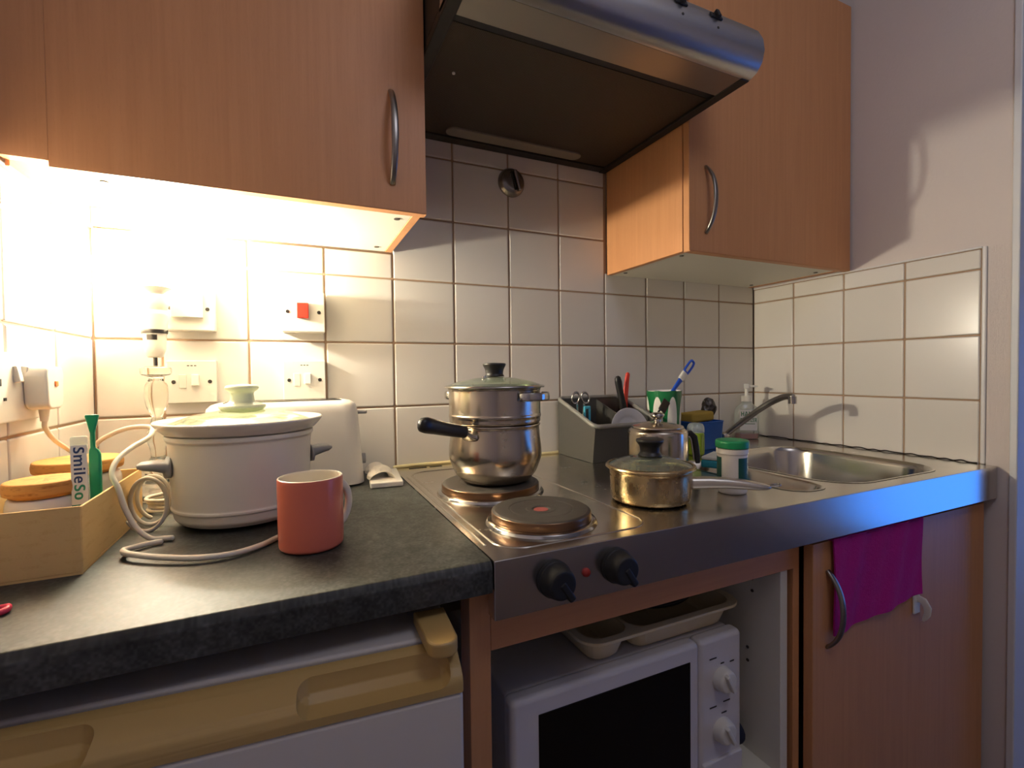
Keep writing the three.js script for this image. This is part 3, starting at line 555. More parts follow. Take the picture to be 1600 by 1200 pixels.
{
  const c = thing('toaster', 'white toaster behind the slow cooker against the tiles', 'toaster', [0.068, TOP, 0.088]);
  const lv = [[0.004, 0, 0, 0.146, 0.066, 0.03], [0.02, 0, 0, 0.145, 0.066, 0.03], [0.1, 0, 0, 0.14, 0.063, 0.03], [0.15, 0, 0, 0.136, 0.06, 0.03], [0.164, 0, 0, 0.133, 0.057, 0.028], [0.171, 0, 0, 0.126, 0.05, 0.024], [0.1735, 0, 0, 0.115, 0.04, 0.02]];
  part('shell', rrLoft(lv, true, true), M.whitePlastic, c);
  part('slot', [box(-0.1, 0.1, 0.1728, 0.1742, -0.03, -0.008), box(-0.1, 0.1, 0.1728, 0.1742, 0.008, 0.03)], M.slot, c);
  part('slot_surround', [box(-0.105, 0.105, 0.1725, 0.1755, -0.034, -0.0305), box(-0.105, 0.105, 0.1725, 0.1755, 0.0305, 0.034), box(-0.105, 0.105, 0.1725, 0.1755, -0.0075, 0.0075)], M.chrome, c);
  part('lever', box(0.13, 0.158, 0.142, 0.149, -0.014, 0.014, 0.003), M.greyPlastic, c);
  part('browning_dial', cyl(0.011, 0.011, 0.012, 0, 0, 0, 20).rotateZ(Math.PI / 2).translate(0.148, 0.045, 0.0), M.greyPlastic, c);
  for (const [x, z] of [[-0.11, -0.04], [0.11, -0.04], [-0.11, 0.04], [0.11, 0.04]]) part('foot', cyl(0.01, 0.01, 0.005, x, 0.0025, z, 12), M.black, c);
}
{
  const c = thing('white_board', 'small white plastic board lying beside the toaster', 'board', [0.2555, TOP, 0.127], -0.1);
  part('slab', box(-0.032, 0.032, 0.0003, 0.012, -0.07, 0.07, 0.003), M.whitePlastic, c);
  const f = (u, v) => { const a = -0.2 + u * 3.5; const r = 0.016 + 0.004 * Math.sin(v * 9 + u * 5); return V(-0.012 - Math.cos(a) * r * 1.35 + v * 0.003, 0.0135 + Math.sin(Math.max(0, a)) * r, -0.045 + v * 0.085 + 0.004 * Math.sin(u * 8)); };
  const p = single('crumpled_paper', sheet(24, 24, f, 0.0012).rotateY(-0.1).translate(0.2555, TOP, 0.127), M.paper, 'curled white paper lying on the small white board', 'paper');
}
{
  const c = thing('mug', 'salmon pink mug with a cream inside in front of the slow cooker', 'mug', [0.1, TOP, 0.478]);
  part('cup', lathe(soft([[0, 0.0005], [0.036, 0.0005], [0.0398, 0.004], [0.0402, 0.02], [0.0405, 0.0905], [0.0398, 0.0925]], 3, 0.25), 64), M.pinkGlaze, c);
  part('inside', lathe(soft([[0.0398, 0.0925], [0.0384, 0.0932], [0.0372, 0.091], [0.0365, 0.01], [0.03, 0.006], [0, 0.006]], 3, 0.25), 64), M.mugInside, c);
  const rows = []; for (let i = 0; i <= 20; i++) { const a = -1.35 + 2.7 * i / 20; rows.push([0.0375 + 0.024 * Math.cos(a) * 1.05, 0.047 + 0.031 * Math.sin(a), 0, 0.0055, 0.004]); }
  const h = part('handle', sweep(rows, [0, 0, 1], 12), M.mugInside, c); h.rotation.y = 0.62;
}
// ---------------------------------------------------------------- cables
const cord = (label, pts, r = 0.0035, seg = 160) => single('power_cable', tube(pts, r, seg, 10), M.cable, label, 'cable');
cord('white cable hanging from the mains plug behind the cardboard tray', [[XL + 0.0222, 1.0655, 0.27], [XL + 0.0222, 1.055, 0.268], [-0.235, 1.035, 0.25], [-0.226, 1.005, 0.205], [-0.215, 0.97, 0.185], [-0.2, 0.925, 0.175], [-0.185, 0.9045, 0.17]], 0.0032);
cord('white cable looping over the tray corner beside the slow cooker', [[-0.215, 0.985, 0.185], [-0.2059, 1.0185, 0.19], [-0.1824, 1.0355, 0.2], [-0.1549, 1.0452, 0.21], [-0.1275, 1.0453, 0.22], [-0.1199, 1.0399, 0.245], [-0.12, 1.033, 0.27], [-0.1336, 1.023, 0.3], [-0.1444, 1.0093, 0.325], [-0.1458, 0.9925, 0.34], [-0.1378, 0.9753, 0.347], [-0.1298, 0.9494, 0.353], [-0.1166, 0.922, 0.36], [-0.0994, 0.906, 0.366], [-0.0824, 0.9045, 0.37], [-0.074, 0.9045, 0.372]], 0.0036);
cord('white cable trailing on the worktop in front of the slow cooker', [[-0.085, 0.9042, 0.382], [-0.0975, 0.9045, 0.386], [-0.1121, 0.906, 0.4003], [-0.1156, 0.909, 0.4181], [-0.1065, 0.909, 0.434], [-0.0751, 0.908, 0.458], [-0.0325, 0.907, 0.48], [0.007, 0.9055, 0.4815], [0.0371, 0.9045, 0.462], [0.056, 0.9042, 0.438], [0.075, 0.9042, 0.415], [0.1, 0.9042, 0.39]], 0.0037);
{ const pts = []; for (let i = 0; i <= 66; i++) { const a = -1.9 - i * 0.2, r = 0.034 + i * 0.00006; pts.push([-0.116 + Math.cos(a) * r * 0.68, 0.9395 + Math.sin(a) * r, 0.255 + i * 0.0009 + 0.006 * Math.cos(a)]); } cord('white cable coiled upright beside the lamp base', pts, 0.003, 300); }
{ const pts = []; for (let i = 0; i <= 80; i++) { const a = i * 0.3 + 0.4, r = 0.023 + 0.0022 * Math.sin(i * 0.37); pts.push([-0.115 + Math.cos(a) * r * 1.15, 0.9035 + i / 80 * 0.022, 0.185 + Math.sin(a) * r]); } cord('white cable bundled flat on the worktop behind the slow cooker', pts, 0.0028, 300); }

// ---------------------------------------------------------------- tray with canisters at the left
{
  const [x0, x1, z0, z1, h] = [XL + 0.002, -0.143, 0.21, 0.46, 0.079], t = 0.003;
  const c = thing('cardboard_tray', 'tan cardboard tray holding cork-lidded jars in the worktop corner', 'tray', [0, TOP, 0]);
  part('bottom', box(x0, x1, 0.0003, t, z0, z1), M.card, c);
  part('front_side', box(x0, x1, t, h, z1 - t, z1, 0.001), M.card, c);
  part('back_side', box(x0, x1, t, h, z0, z0 + t, 0.001), M.card, c);
  part('side', box(x1 - t, x1, t, h - 0.001, z0 + t, z1 - t, 0.001), M.card, c);
  part('side', box(x0, x0 + t, t, h - 0.001, z0 + t, z1 - t, 0.001), M.card, c);
}
function jar(x, z, r, h, label) {
  const c = thing('canister', label, 'jar', [x, TOP + 0.0035, z], 0, 'cork-lidded jars in the tray');
  part('jar_body', lathe(soft([[0, 0], [r * 0.9, 0], [r * 0.96, 0.004], [r * 0.96, h - 0.01], [r * 0.9, h], [0, h]], 3, 0.2), 48), M.ceramicWhite, c);
  part('cork_lid', lathe(soft([[0, h + 0.0002], [r * 0.86, h + 0.0002], [r * 0.86, h + 0.004], [r, h + 0.0045], [r * 1.02, h + 0.012], [r, h + 0.019], [r * 0.95, h + 0.0205], [0, h + 0.021]], 3, 0.3), 48), M.cork, c);
}
jar(-0.2, 0.385, 0.0375, 0.078, 'white jar with a cork lid at the front of the cardboard tray');
jar(-0.201, 0.274, 0.05, 0.086, 'wider white jar with a cork lid at the back of the cardboard tray');
{
  const tt = textTex(128, 512, (x, w, h) => { x.fillStyle = '#e8e6dc'; x.fillRect(0, 0, w, h); x.fillStyle = '#128a62'; x.fillRect(0, h * 0.94, w, h * 0.06); x.save(); x.translate(w / 2, 10); x.rotate(Math.PI / 2); x.font = 'bold 118px sans-serif'; x.textBaseline = 'middle'; x.fillStyle = '#22406a'; x.fillText('Smile', 0, 0, 300); const m = Math.min(300, x.measureText('Smile').width); x.fillStyle = '#1b8a62'; x.fillText('So', m + 4, 0, 150); x.restore(); });
  const c = thing('toothpaste_sachet', 'clear plastic packet with vertical lettering standing in the cardboard tray', 'packet', [-0.161, TOP + 0.0035, 0.4], 0.12);
  part('pouch', box(-0.0085, 0.0085, 0, 0.15, -0.003, 0.003, 0.0028, 2), M.clear, c);
  part('label_print', new THREE.PlaneGeometry(0.0155, 0.078).translate(0, 0.1, 0.0034), std({ map: tt, roughness: 0.4 }), c);
  const b = thing('green_bottle', 'slim green plastic bottle with a flared top standing in the cardboard tray', 'bottle', [-0.1555, TOP + 0.0035, 0.366], 0.1);
  part('bottle_body', rrLoft([[0, 0, 0, 0.0062, 0.004, 0.003], [0.085, 0, 0, 0.0064, 0.004, 0.003], [0.122, 0, 0, 0.0064, 0.004, 0.003], [0.128, -0.001, 0, 0.005, 0.0035, 0.003], [0.131, -0.002, 0, 0.0028, 0.0026, 0.0024], [0.15, -0.002, 0, 0.0026, 0.0026, 0.0024], [0.158, -0.002, 0, 0.0042, 0.003, 0.0024], [0.17, -0.002, 0, 0.0068, 0.0032, 0.0024], [0.172, -0.002, 0, 0.0072, 0.0034, 0.0024], [0.174, -0.002, 0, 0.0066, 0.003, 0.0024]], true, true), M.green, b);
}
{
  const c = thing('plastic_clip', 'pinkish red plastic clip at the worktop edge', 'clip', [-0.19, TOP + 0.0035, 0.545], 0.35);
  part('loop', tube([[-0.03, 0, -0.004], [-0.005, 0, -0.007], [0.012, 0, -0.005], [0.016, 0.001, 0.001], [0.01, 0, 0.008], [-0.03, 0, 0.012]], 0.0032, 60, 10), M.pinkRed, c);
}

// ---------------------------------------------------------------- pots on the hob
{
  const c = thing('steamer_pot', 'steel steamer pot with a black handle on the rear hotplate', 'pot', [0.434, TOP + 0.0202, 0.312]);
  part('pot_body', lathe(soft([[0, 0.0], [0.058, 0.0], [0.066, 0.004], [0.078, 0.018], [0.0885, 0.045], [0.089, 0.06], [0.086, 0.085], [0.0845, 0.104], [0.0868, 0.107], [0.0868, 0.11], [0.084, 0.1105], [0.083, 0.105], [0.085, 0.06], [0.06, 0.01], [0, 0.006]], 5, 0.35), 72), M.potSteel, c);
  part('steamer_insert', lathe(soft([[0.078, 0.1], [0.081, 0.1108], [0.0848, 0.1115], [0.0872, 0.114], [0.0872, 0.121], [0.0885, 0.124], [0.0885, 0.1275], [0.0875, 0.129], [0.0875, 0.174], [0.0895, 0.1765], [0.087, 0.178], [0.085, 0.174], [0.085, 0.125], [0.06, 0.11], [0, 0.11]], 3, 0.3), 72), M.potSteel, c);
  const lid = part('glass_lid', lathe(soft([[0.086, 0.1782], [0.094, 0.1784], [0.093, 0.1815], [0.07, 0.1895], [0.035, 0.1965], [0, 0.1985]], 4, 0.3), 72), M.lidGlass, c);
  part('lid_rim', lathe(soft([[0.09, 0.1778], [0.0955, 0.1778], [0.0962, 0.1795], [0.0945, 0.182], [0.0915, 0.182]], 3, 0.3), 72), M.chrome, lid);
  part('steam_vent', cyl(0.004, 0.004, 0.002, -0.03, 0.198, 0.02, 14), M.chrome, lid);
  part('lid_knob', lathe(soft([[0, 0.198], [0.02, 0.1985], [0.0165, 0.203], [0.0178, 0.212], [0.0225, 0.221], [0.0215, 0.224], [0, 0.225]], 4, 0.3), 40), M.black, lid);
  // long handle, out to the left and forward
  const dir = V(-0.80, 0, 0.60), H = (s, y, w, h) => [dir.x * s, y, dir.z * s, w, h];
  part('handle_bracket', [sweep([H(0.084, 0.092, 0.017, 0.008), H(0.09, 0.093, 0.016, 0.007), H(0.094, 0.096, 0.008, 0.004), H(0.104, 0.103, 0.005, 0.003), H(0.11, 0.105, 0.005, 0.003)])], M.potSteel, c);
  part('handle', sweep([H(0.104, 0.104, 0.006, 0.006), H(0.106, 0.104, 0.009, 0.0105), H(0.13, 0.109, 0.0095, 0.011), H(0.16, 0.115, 0.0098, 0.0112), H(0.19, 0.122, 0.0105, 0.012), H(0.208, 0.126, 0.011, 0.0128), H(0.218, 0.1275, 0.0095, 0.011), H(0.223, 0.128, 0.005, 0.006)], [0, 1, 0], 20), M.black, c);
  for (const s of [-1, 1]) {
    const rows = []; for (let i = 0; i <= 16; i++) { const a = Math.PI * (i / 16 - 0.5); rows.push([0.084 + 0.03 * Math.cos(a), 0.162, 0.036 * Math.sin(a), 0.0016, 0.0075]); }
    const e = part('ear_handle', sweep(rows, [0, 1, 0], 12), M.chrome, c); e.rotation.y = s > 0 ? -1.05 : Math.PI - 1.05;
  }
}
{
  const c = thing('saucepan', 'stained steel saucepan with a glass lid beside the hotplates', 'saucepan', [0.648, TOP, 0.502]);
  part('pan_body', lathe(soft([[0, 0.0005], [0.058, 0.0005], [0.066, 0.004], [0.0685, 0.012], [0.0695, 0.052], [0.0715, 0.056], [0.0705, 0.058], [0.0675, 0.054], [0.066, 0.012], [0, 0.005]], 4, 0.3), 72), M.stainedSteel, c);
  const lid = part('glass_lid', lathe(soft([[0.068, 0.0585], [0.073, 0.059], [0.072, 0.062], [0.055, 0.0705], [0.028, 0.0765], [0, 0.0775]], 4, 0.3), 64), M.lidGlass, c);
  part('lid_rim', lathe(soft([[0.069, 0.0582], [0.0765, 0.0582], [0.0772, 0.0602], [0.0755, 0.0635], [0.071, 0.0638]], 3, 0.3), 72), M.stainedSteel, lid);
  part('lid_knob', lathe(soft([[0, 0.077], [0.021, 0.0775], [0.0205, 0.08], [0.0165, 0.085], [0.018, 0.095], [0.024, 0.103], [0.0235, 0.107], [0.016, 0.1085], [0, 0.1085]], 4, 0.3), 40), M.black, lid);
  const dir = V(0.88, 0, 0.475), H = (s, y, w, h) => [dir.x * s, y, dir.z * s, w, h];
  part('handle', sweep([H(0.067, 0.029, 0.012, 0.011), H(0.072, 0.0295, 0.0115, 0.0108), H(0.1, 0.0305, 0.0115, 0.0104), H(0.13, 0.03, 0.012, 0.0096), H(0.16, 0.0275, 0.0122, 0.0085), H(0.182, 0.0245, 0.0112, 0.0068), H(0.197, 0.023, 0.0085, 0.005), H(0.204, 0.0225, 0.004, 0.0025)], [0, 1, 0], 18), M.handleSteel, c);
  part('hanging_loop', tube([[dir.x * 0.2, 0.024, dir.z * 0.2], [dir.x * 0.213 + 0.003, 0.026, dir.z * 0.213 - 0.006], [dir.x * 0.222, 0.028, dir.z * 0.222 - 0.002], [dir.x * 0.215 - 0.002, 0.026, dir.z * 0.215 + 0.005], [dir.x * 0.2, 0.024, dir.z * 0.2]], 0.0018, 40, 8), M.chrome, c);
}
{
  const c = thing('lidded_pot', 'small steel pot with a domed shoulder and black side handle on the drainer', 'pot', [0.817, TOP + 0.0002, 0.33]);
  const r = 0.065;
  part('pot_body', lathe(soft([[0, 0.0005], [r * 0.93, 0.0005], [r, 0.006], [r, 0.086], [r * 0.97, 0.094], [r * 0.86, 0.1], [r * 0.8, 0.101], [r * 0.78, 0.098], [0, 0.096]], 4, 0.35), 64), M.potSteel, c);
  const l = part('lid', lathe(soft([[r * 0.86, 0.1005], [r * 0.85, 0.104], [r * 0.6, 0.108], [r * 0.3, 0.112], [0, 0.113]], 4, 0.3), 56), M.potSteel, c);
  part('lid_knob', lathe(soft([[0, 0.112], [0.008, 0.1125], [0.007, 0.118], [0.014, 0.124], [0.016, 0.128], [0.012, 0.133], [0, 0.134]], 4, 0.3), 32), M.chrome, l);
  const a = V(0.93, 0, 0.36), H = (s, y, w, h) => [a.x * s, y, a.z * s, w, h];
  part('handle', sweep([H(0.063, 0.084, 0.006, 0.004), H(0.075, 0.086, 0.0065, 0.0045), H(0.084, 0.077, 0.007, 0.005), H(0.088, 0.055, 0.007, 0.005), H(0.091, 0.033, 0.0065, 0.0045), H(0.092, 0.018, 0.005, 0.003)], [-0.36, 0, 0.93], 14), M.black, c);
  part('handle_strap', tube([[a.x * 0.064, 0.08, a.z * 0.064], [a.x * 0.075, 0.075, a.z * 0.075], [a.x * 0.08, 0.05, a.z * 0.08], [a.x * 0.083, 0.028, a.z * 0.083]], 0.0022, 40, 8), M.chrome, c);
}
// ---------------------------------------------------------------- draining caddy and what it holds
{
  const [x0, x1, z0, z1] = [0.748, 0.955, 0.012, 0.19], t = 0.003, hb = 0.152, hf = 0.091;
  const c = thing('cutlery_caddy', 'grey metal-look draining caddy with a sloping rim against the tiles', 'caddy', [0, TOP, 0]);
  const at = (z) => hb + (hf - hb) * (z - z0) / (z1 - z0);
  const side = [[z0, 0.0005], [z0, hb], [z1 - 0.01, at(z1 - 0.01)], [z1, hf - 0.006], [z1 - 0.012, 0.0005]];
  part('side_wall', extrudeX(side, x0, x0 + t), M.greyTub, c); part('side_wall', extrudeX(side, x1 - t, x1), M.greyTub, c);
  part('back_wall', box(x0 + t, x1 - t, 0.0005, hb, z0, z0 + t), M.greyTub, c);
  part('front_wall', extrudeX([[z1 - 0.012, 0.0005], [z1, hf - 0.004], [z1 - t, hf - 0.002], [z1 - 0.012 - t, 0.0005]], x0 + t, x1 - t), M.greyTub, c);
  part('floor_panel', box(x0 + t, x1 - t, 0.0005, 0.004, z0 + t, z1 - 0.016), M.greyTub, c);
  part('divider', extrudeX([[z0 + t, 0.004], [z0 + t, hb - 0.006], [0.1135, at(0.1135) - 0.006], [0.1135, 0.004]], 0.872, 0.875), M.greyTub, c);
  part('divider', box(x0 + t, x1 - t, 0.004, at(0.115) - 0.03, 0.1138, 0.1165), M.greyTub, c);
  const P = [[x0, hb + 0.001, z0], [x1, hb + 0.001, z0], [x1, hf, z1], [x0, hf, z1]], seg = [];
  for (let i = 0; i < 4; i++) { const A = P[i], B = P[(i + 1) % 4]; for (let k = 0.06; k < 1; k += 0.22) seg.push([A[0] + (B[0] - A[0]) * k, A[1] + (B[1] - A[1]) * k, A[2] + (B[2] - A[2]) * k]); }
  part('rolled_rim', tube(seg, 0.0055, 160, 10, true, 0.25), M.greyRim, c);

  // contents
  const sc = thing('scissors', 'small metal scissors with ring handles in the draining caddy', 'scissors', [0.79, TOP + 0.005, 0.06], -0.3);
  for (const s of [-1, 1]) { const g = new THREE.TorusGeometry(0.0125, 0.0026, 8, 24).scale(0.8, 1.25, 1).rotateZ(s * 0.25).translate(s * 0.013, 0.15, s * 0.0022); part('finger_ring', g, M.chrome, sc); part('blade', box(-0.003, 0.003, 0, 0.138, -0.0008, 0.0008, 0.0006).rotateZ(-s * 0.06).translate(s * 0.001, 0.0, s * 0.0022), M.chrome, sc); }
  const pe = thing('peeler', 'light blue plastic peeler in the draining caddy', 'peeler', [0.7885, TOP + 0.005, 0.094], 0.1);
  part('grip', [box(-0.0105, 0.0105, 0.05, 0.092, -0.003, 0.003, 0.0026), box(-0.0105, -0.0055, 0.09, 0.128, -0.003, 0.003, 0.0024), box(0.0055, 0.0105, 0.09, 0.128, -0.003, 0.003, 0.0024), box(-0.0105, 0.0105, 0.122, 0.13, -0.003, 0.003, 0.0024)], M.lightBlue, pe);
  part('peeler_blade', box(-0.004, 0.004, 0.0005, 0.052, -0.001, 0.001), M.chrome, pe);
  const kn = thing('kitchen_knife', 'black-handled knife standing in the draining caddy', 'knife', [0.915, TOP + 0.005, 0.07]);
  part('handle', sweep([[0.012, 0.088, 0.006, 0.0085, 0.006], [0.009, 0.11, 0.005, 0.0105, 0.0075], [0.003, 0.14, 0.003, 0.0095, 0.0075], [-0.003, 0.17, 0.001, 0.0095, 0.0075], [-0.0065, 0.192, 0, 0.0105, 0.008], [-0.009, 0.203, 0, 0.0085, 0.0065], [-0.0105, 0.207, 0, 0.004, 0.003]], [0, 0, 1]), M.black, kn);
  part('blade', box(-0.008, 0.008, 0.0002, 0.1, -0.0008, 0.0008).translate(0.012, 0, 0.006), M.chrome, kn);
  const rd = thing('red_knife', 'knife with a bright red plastic handle in the draining caddy', 'knife', [0.934, TOP + 0.005, 0.06]);
  part('handle', sweep([[0.0, 0.08, 0, 0.006, 0.004], [0.002, 0.11, 0, 0.009, 0.005], [0.006, 0.15, 0, 0.0085, 0.005], [0.011, 0.19, 0, 0.0075, 0.0045], [0.015, 0.213, 0, 0.0065, 0.004], [0.016, 0.217, 0, 0.004, 0.002]], [0, 0, 1]), M.redPlastic, rd);
  part('blade', box(-0.006, 0.006, 0.0002, 0.085, -0.0007, 0.0007), M.chrome, rd);
  const sp = thing('spatula', 'dark brown spatula sticking out of the draining caddy', 'spatula', [0, TOP, 0]);
  part('shaft', tube([[0.88, 0.01, 0.163], [0.972, 0.126, 0.168]], 0.0028, 12, 8), M.black, sp);
  part('blade', box(-0.0125, 0.0125, 0, 0.034, -0.0014, 0.0014, 0.0012).rotateZ(-0.62).translate(0.974, 0.118, 0.168), std({ color: '#3a2a22', roughness: 0.5 }), sp);
  single('side_plate', lathe(soft([[0, 0], [0.036, 0], [0.044, 0.004], [0.061, 0.01], [0.062, 0.0125], [0.044, 0.0075], [0.036, 0.0035], [0, 0.0035]], 3, 0.3), 64).rotateX(Math.PI / 2 - 0.22).translate(0.884, TOP + 0.0665, 0.142), M.ceramicWhite, 'greyish white plate standing upright in the draining caddy', 'plate');
}
{
  const dots = textTex(1024, 512, (x, w, h) => {
    x.fillStyle = '#17693a'; x.fillRect(0, 0, w, h); x.fillStyle = '#e9e4d8'; x.fillRect(0, 0, w, h * 0.06);
    for (let r = 0; r < 3; r++) for (let k = 0; k < 7; k++) { x.beginPath(); const cx = (k + (r % 2) * 0.5 + 0.25) * w / 7, cy = h * (0.16 + r * 0.34); x.ellipse(cx, cy, 52, 70, 0, 0, 7); x.fill(); x.beginPath(); x.ellipse(cx - w, cy, 52, 70, 0, 0, 7); x.fill(); }
  });
  const c = thing('spotted_tumbler', 'tall green tumbler with white spots behind the steel pots', 'tumbler', [1.022, TOP, 0.125]);
  part('outside', lathe([[0.04, 0.0005], [0.0415, 0.004], [0.0475, 0.17], [0.0468, 0.1715]].reverse().map((p) => p), 64), phy({ map: dots, roughness: 0.25 }), c);
  part('inside', lathe([[0.0468, 0.1715], [0.0455, 0.1705], [0.0395, 0.006], [0, 0.006]], 64), M.ceramicWhite, c);
  part('base', cyl(0.04, 0.04, 0.004, 0, 0.0027, 0, 48), M.ceramicWhite, c);
  const b = thing('dish_brush', 'blue and white plastic brush leaning in the spotted tumbler', 'brush', [1.022, TOP, 0.125]);
  const A = V(-0.034, 0.0975, 0.0), B = V(0.122, 0.253, -0.012), at = (t, w, h) => { const p = A.clone().lerp(B, t); return [p.x, p.y, p.z, w, h]; };
  part('handle', sweep([at(0, 0.003, 0.003), at(0.05, 0.005, 0.0035), at(0.5, 0.0055, 0.0035), at(0.66, 0.0075, 0.004), at(0.8, 0.0095, 0.0042)], [0, 0, 1]), M.bluePlastic, b);
  part('white_band', sweep([at(0.655, 0.0098, 0.005), at(0.66, 0.0102, 0.0054), at(0.77, 0.0112, 0.0054), at(0.775, 0.0108, 0.005)], [0, 0, 1]), M.whitePlastic, b);
  const d = B.clone().sub(A).normalize(), s = V(d.y, -d.x, 0), ring = [[0.8, 0.0075], [0.93, 0.0085], [0.985, 0.0055], [0.985, -0.0055], [0.93, -0.0085], [0.8, -0.0075]].map(([t, o]) => A.clone().lerp(B, t).addScaledVector(s, o).toArray());
  part('hanging_eye', tube(ring, 0.0034, 80, 10, true, 0.3), M.bluePlastic, b);
}
// ---------------------------------------------------------------- washing-up things behind the tap
{
  const c = thing('sponge_caddy', 'blue plastic caddy holding washing-up things behind the lidded pot', 'caddy', [1.152, TOP, 0.128]);
  const o = rrLoft([[0.0005, 0, 0, 0.05, 0.034, 0.012], [0.002, 0, 0, 0.052, 0.036, 0.012], [0.078, 0, 0, 0.057, 0.041, 0.014], [0.0795, 0, 0, 0.0585, 0.0425, 0.014], [0.081, 0, 0, 0.057, 0.041, 0.013], [0.079, 0, 0, 0.0545, 0.0385, 0.013], [0.005, 0, 0, 0.049, 0.033, 0.01]], true, true);
  part('tub', o, M.blueTub, c);
  single('sponge', new RoundedBoxGeometry(0.085, 0.028, 0.055, 3, 0.008).rotateZ(0.06).translate(1.142, TOP + 0.0925, 0.126), M.spongeYellow, 'yellow sponge lying on the blue caddy', 'sponge');
  const s = thing('soap_bottle', 'bottle of green washing-up liquid in front of the blue caddy', 'bottle', [1.06, TOP, 0.203]);
  part('bottle_body', lathe(soft([[0, 0.0005], [0.02, 0.0005], [0.0225, 0.005], [0.0225, 0.05], [0.0215, 0.06], [0, 0.06]], 3, 0.3), 40), M.soap, s);
  part('bottle_top', lathe(soft([[0.0222, 0.0602], [0.0222, 0.074], [0.018, 0.083], [0.01, 0.086], [0, 0.0865]], 3, 0.3), 40), M.clear, s);
  const w = thing('scourer', 'dark steel wool scourer on a stick standing in the blue caddy', 'scourer', [1.196, TOP + 0.0055, 0.118]);
  const g = new THREE.IcosahedronGeometry(0.024, 3), p = g.attributes.position; for (let i = 0; i < p.count; i++) { const v = V(p.getX(i), p.getY(i), p.getZ(i)); const k = 1 + 0.16 * Math.sin(v.x * 260) * Math.sin(v.y * 240 + 1) * Math.sin(v.z * 230 + 2) + 0.1 * Math.sin(v.x * 130 + v.y * 90); p.setXYZ(i, v.x * k * 0.95, v.y * k * 1.25, v.z * k * 0.8); } g.computeVertexNormals();
  part('wool_head', g.translate(0, 0.108, 0), M.darkMetal, w);
  part('stick', cyl(0.004, 0.004, 0.085, 0, 0.0428, 0, 12), M.blueTub, w);
  const t = thing('sponge_cloth', 'teal and white sponge block on the drainer behind the white tub', 'sponge', [0.993, TOP + 0.0015, 0.345], 0.45);
  part('teal_layer', box(-0.05, 0.04, 0.0005, 0.018, -0.03, 0.03, 0.005, 3), M.teal, t);
  part('white_layer', box(-0.049, 0.039, 0.0182, 0.026, -0.029, 0.029, 0.003, 3), M.spongeWhite, t);
}
{
  const c = thing('hand_sanitizer', 'clear pump bottle of hand sanitizer in the corner behind the tap', 'bottle', [1.437, TOP, 0.052], -0.62);
  const o = [[0.0005, 0, 0, 0.033, 0.02, 0.016], [0.004, 0, 0, 0.036, 0.022, 0.018], [0.088, 0, 0, 0.036, 0.022, 0.018], [0.104, 0, 0, 0.03, 0.02, 0.017], [0.116, 0, 0, 0.016, 0.014, 0.012], [0.122, 0, 0, 0.0135, 0.0132, 0.012]];
  part('bottle_body', rrLoft(o, true, true), M.clear, c);
  part('gel', rrLoft([[0.002, 0, 0, 0.034, 0.0205, 0.016], [0.018, 0, 0, 0.0345, 0.021, 0.016]], true, true), phy({ color: '#d4806e', transmission: 0.4, thickness: 0, roughness: 0.15 }), c);
  part('pump', [cyl(0.0155, 0.0155, 0.018, 0, 0.131, 0, 28), cyl(0.0055, 0.0055, 0.03, 0, 0.152, 0, 16), box(-0.0075, 0.0075, 0.163, 0.18, -0.0075, 0.0075, 0.003), box(0.004, 0.034, 0.168, 0.175, -0.004, 0.004, 0.003)], M.whitePlastic, c);
  const tt = textTex(256, 256, (x, w, h) => { x.fillStyle = '#e6e2dc'; x.fillRect(0, 0, w, h); x.fillStyle = '#3e7a50'; x.font = 'bold 82px sans-serif'; x.textAlign = 'center'; x.fillText('HAND', w / 2, 78, 240); x.font = 'bold 70px sans-serif'; x.fillText('SANITIZER', w / 2, 150, 248); x.fillRect(30, 168, 196, 9); });
  part('label_print', new THREE.PlaneGeometry(0.052, 0.066).translate(0, 0.062, 0.0225), std({ map: tt, roughness: 0.5 }), c);
}
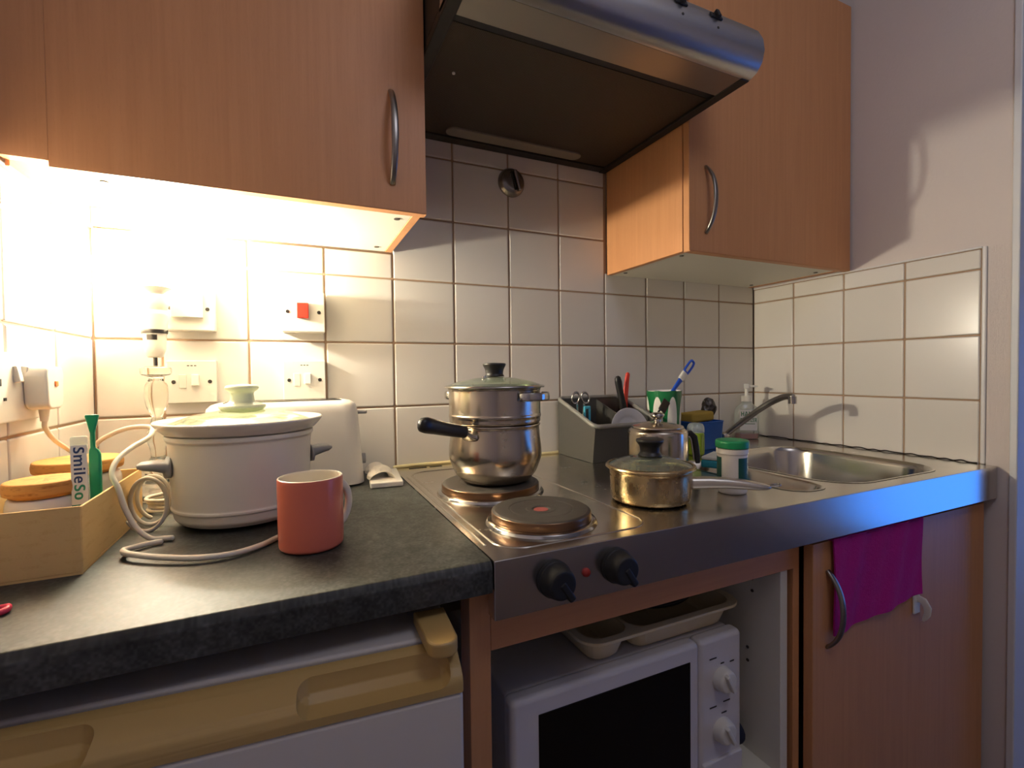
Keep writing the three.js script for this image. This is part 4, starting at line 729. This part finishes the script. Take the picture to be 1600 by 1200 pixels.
{
  const c = thing('mixer_tap', 'chrome mixer tap with a long raised spout over the sink', 'tap', [0, 0, 0]);
  part('tap_base', lathe(soft([[0, 0], [0.024, 0], [0.024, 0.006], [0.018, 0.01], [0.0175, 0.028], [0.012, 0.034], [0, 0.035]], 3, 0.3), 32).translate(1.295, TOP + 0.0002, 0.088), M.chrome, c);
  const pts = [[1.295, 0.922, 0.088], [1.3, 0.932, 0.098], [1.31, 0.955, 0.122], [1.32, 0.98, 0.15], [1.328, 1.005, 0.18], [1.333, 1.027, 0.212], [1.333, 1.042, 0.242], [1.328, 1.05, 0.268], [1.32, 1.051, 0.292]];
  part('spout', tube(pts, 0.0088, 80, 16), M.nickel, c);
  part('aerator', cyl(0.0105, 0.0105, 0.02, 1.32, 1.042, 0.2935, 24), M.chrome, c);
}
{
  const c = thing('lidded_tub', 'white tub with a green screw lid standing by the saucepan handle', 'tub', [0.816, TOP, 0.53]);
  part('tub_body', lathe(soft([[0, 0.0005], [0.0235, 0.0005], [0.0255, 0.004], [0.0258, 0.072], [0.0275, 0.073], [0.0275, 0.083], [0, 0.083]], 3, 0.2), 48), M.tubWhite, c);
  const l = part('lid', lathe(soft([[0.0275, 0.0832], [0.0292, 0.084], [0.0292, 0.095], [0.027, 0.098], [0, 0.0985]], 4, 0.3), 48), M.greenLid, c);
  const tt = textTex(256, 128, (x, w, h) => { x.fillStyle = '#0f4f42'; x.fillRect(0, 0, w, h); x.fillStyle = '#d8d6cc'; x.beginPath(); x.moveTo(120, 70); x.quadraticCurveTo(150, 10, 172, 30); x.quadraticCurveTo(150, 60, 160, 110); x.quadraticCurveTo(130, 100, 120, 70); x.fill(); });
  const lb = part('label_print', new THREE.CylinderGeometry(0.0261, 0.0261, 0.042, 24, 1, true, 0, 2.0).translate(0, 0.046, 0), std({ map: tt, roughness: 0.5 }), c); lb.rotation.y = -0.45;
  const lc = part('label_print', new THREE.CylinderGeometry(0.0261, 0.0261, 0.042, 24, 1, true, 0, 1.2).translate(0, 0.046, 0), std({ color: '#0f4f42', roughness: 0.5 }), c); lc.rotation.y = -2.8;
}
RectAreaLightUniformsLib.init();
scene.traverse((o) => { if (o.isMesh) o.castShadow = o.receiveShadow = true; });
renderer.render(scene, camera);
